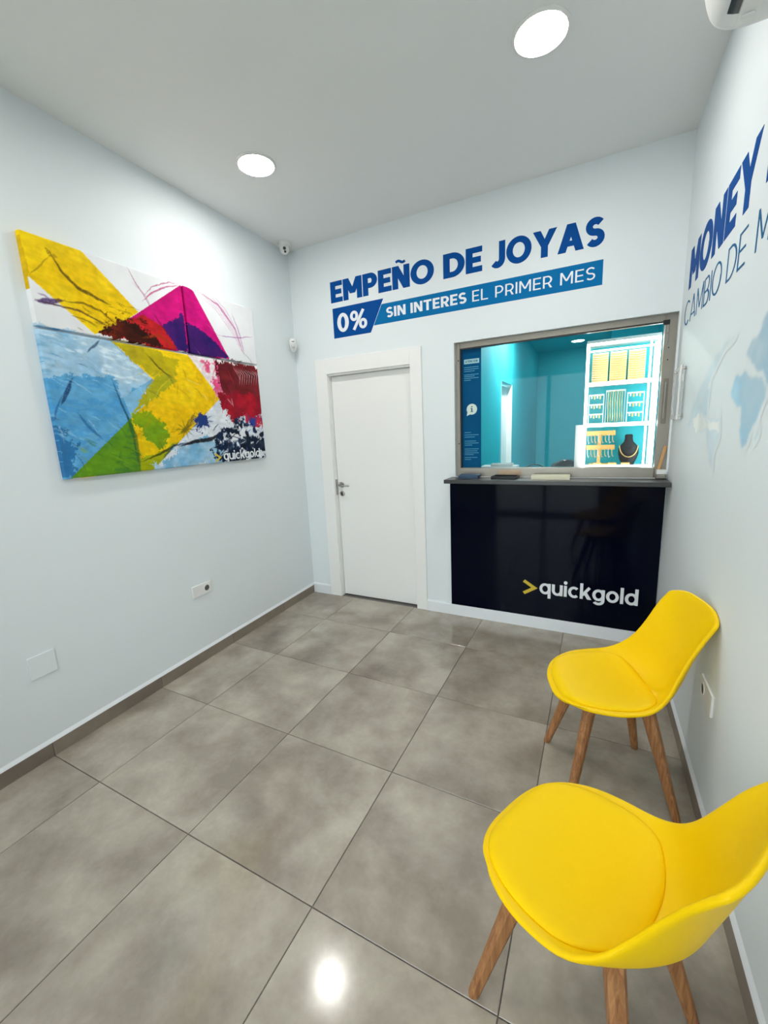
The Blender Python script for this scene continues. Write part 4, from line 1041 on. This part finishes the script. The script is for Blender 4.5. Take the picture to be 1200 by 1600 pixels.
# jewellery on it: three chain cards on top level
IW = SX1-SX0-tk*2-.05; cx_ = SX0+tk
for k in range(3):
    x0 = cx_+.018+k*(IW-.01)/3; x1 = x0+.108
    c_ = empty('chain_card', T((0, sy+.14, SH1+.0005)), ['left', 'middle', 'right'][k]+' cream card of gold chains on the top showcase level', 'jewellery display', 'cream chain cards in the showcase')
    box('card', x0, x1, 0, .012, 0, .232, M_cream, c_, None, .002)
    for j in range(13): tube('chain', [(x0+.004, -.003, .018+j*.0165), (x0+.054, -.005, .014+j*.0165), (x1-.004, -.003, .018+j*.0165)], .0030, M_goldm, c_, None, 5)
    box('foot', x0+.03, x1-.03, .012, .07, 0, .006, M_cream, c_)
# middle level
def rack(x0, x1, label):
    r_ = empty('earring_rack', T((0, sy+.10, SH2+.0005)), label, 'jewellery display', 'white earring racks in the showcase')
    for x in (x0, x1-.006): box('upright', x, x+.006, 0, .02, 0, .225, M_paper, r_)
    for z in (.0, .072, .144, .215):
        b_ = box('rail', x0+.006, x1-.006, 0, .02, z, z+.010, M_paper, r_)
        if z > 0:
            for j in range(4): box('earring', x0+.016+j*(x1-x0-.03)/4, x0+.026+j*(x1-x0-.03)/4, -.004, 0, z-.020-.006*(j % 2), z+.002, M_goldm if j % 2 else M_paper, b_, None, .001, 1)
rack(cx_+.006, cx_+.112, 'white earring rack at the left of the middle showcase level')
rack(cx_+.262, cx_+.372, 'white earring rack at the right of the middle showcase level')
hc = empty('necklace_hanger', T((0, sy+.13, SH2+.0005)), 'hanging gold necklaces in the centre of the middle showcase level', 'jewellery display')
box('bar', cx_+.122, cx_+.252, 0, .012, .24, .252, M_paper, hc); box('upright', cx_+.122, cx_+.128, .002, .010, 0, .24, M_paper, hc); box('upright', cx_+.246, cx_+.252, .002, .010, 0, .24, M_paper, hc)
for j in range(7):
    x = cx_+.140+j*.0155; tube('necklace', [(x, -.004, .243), (x-.003, -.006, .15), (x+.002, -.006, .06), (x+.001, -.004, .012+.004*(j % 3))], .0034, M_goldm if j % 2 else M_cream, hc, None, 6)
# lower level: two-tier amber stand and the black bust
ts = empty('ring_stand', T((0, sy+.12, SZ0+.0355)), 'two-tier amber bracelet stand on the lowest showcase level', 'jewellery display')
box('post', cx_+.082, cx_+.106, 0, .02, .012, .25, M_orange, ts); box('foot', cx_+.03, cx_+.17, -.03, .05, 0, .012, M_orange, ts)
for z in (.228, .120):
    b_ = box('tier', cx_+.004, cx_+.200, -.014, -.001, z, z+.036, M_orange, ts, None, .002)
    for j in range(8): x = cx_+.014+j*.024; tube('bracelet', [(x, -.016, z+.01), (x, -.020, z-.03), (x+.006, -.018, z-.06+.01*(j % 2)), (x+.014, -.016, z-.05)], .0026, M_goldm if j % 3 else M_paper, b_, None, 6)
bu = empty('necklace_bust', T((cx_+.292, sy+.10, SZ0+.0355)), 'black display bust wearing a gold necklace on the lowest showcase level', 'display bust')
bm = bmesh.new(); rr_ = []
for z, hw, dp, oy_ in ((0, .040, .030, .02), (.02, .046, .03, .02), (.05, .058, .035, .012), (.09, .068, .04, .006), (.13, .066, .042, .012), (.155, .050, .036, .022), (.175, .032, .026, .034), (.200, .026, .022, .044), (.222, .027, .022, .050), (.230, .020, .016, .052)):
    rr_.append([bm.verts.new((hw*math.cos(2*math.pi*k/16), oy_-.0+dp*math.sin(2*math.pi*k/16), z)) for k in range(16)])
for i in range(len(rr_)-1):
    for k in range(16): bm.faces.new((rr_[i][k], rr_[i][(k+1) % 16], rr_[i+1][(k+1) % 16], rr_[i+1][k]))
bm.faces.new(rr_[0][::-1]); bm.faces.new(rr_[-1]); bmesh.ops.recalc_face_normals(bm, faces=bm.faces)
bm_obj('torso', bm, mat('black_velvet', (.02, .02, .024), .7, noise=.1), bu, None, True)
tube('necklace', [(.060*math.cos(t), -.005-.034*max(0, math.sin(t))-.003, .150-.085*math.sin(t)) for t in [math.pi*i/16 for i in range(17)]], .0036, M_goldm, bu, None, 6)
for k, x in enumerate((.06, .16, .245)):
    o = box('jewel_tray', cx_+x, cx_+x+.055, sy+.014, sy+.050, SZ0+.0465, SZ0+.062, M_orange, None, None, .002, 1)
    tag(o, ['left', 'middle', 'right'][k]+' small amber jewel tray at the front of the showcase floor', 'tray', 'small jewel trays in the showcase')
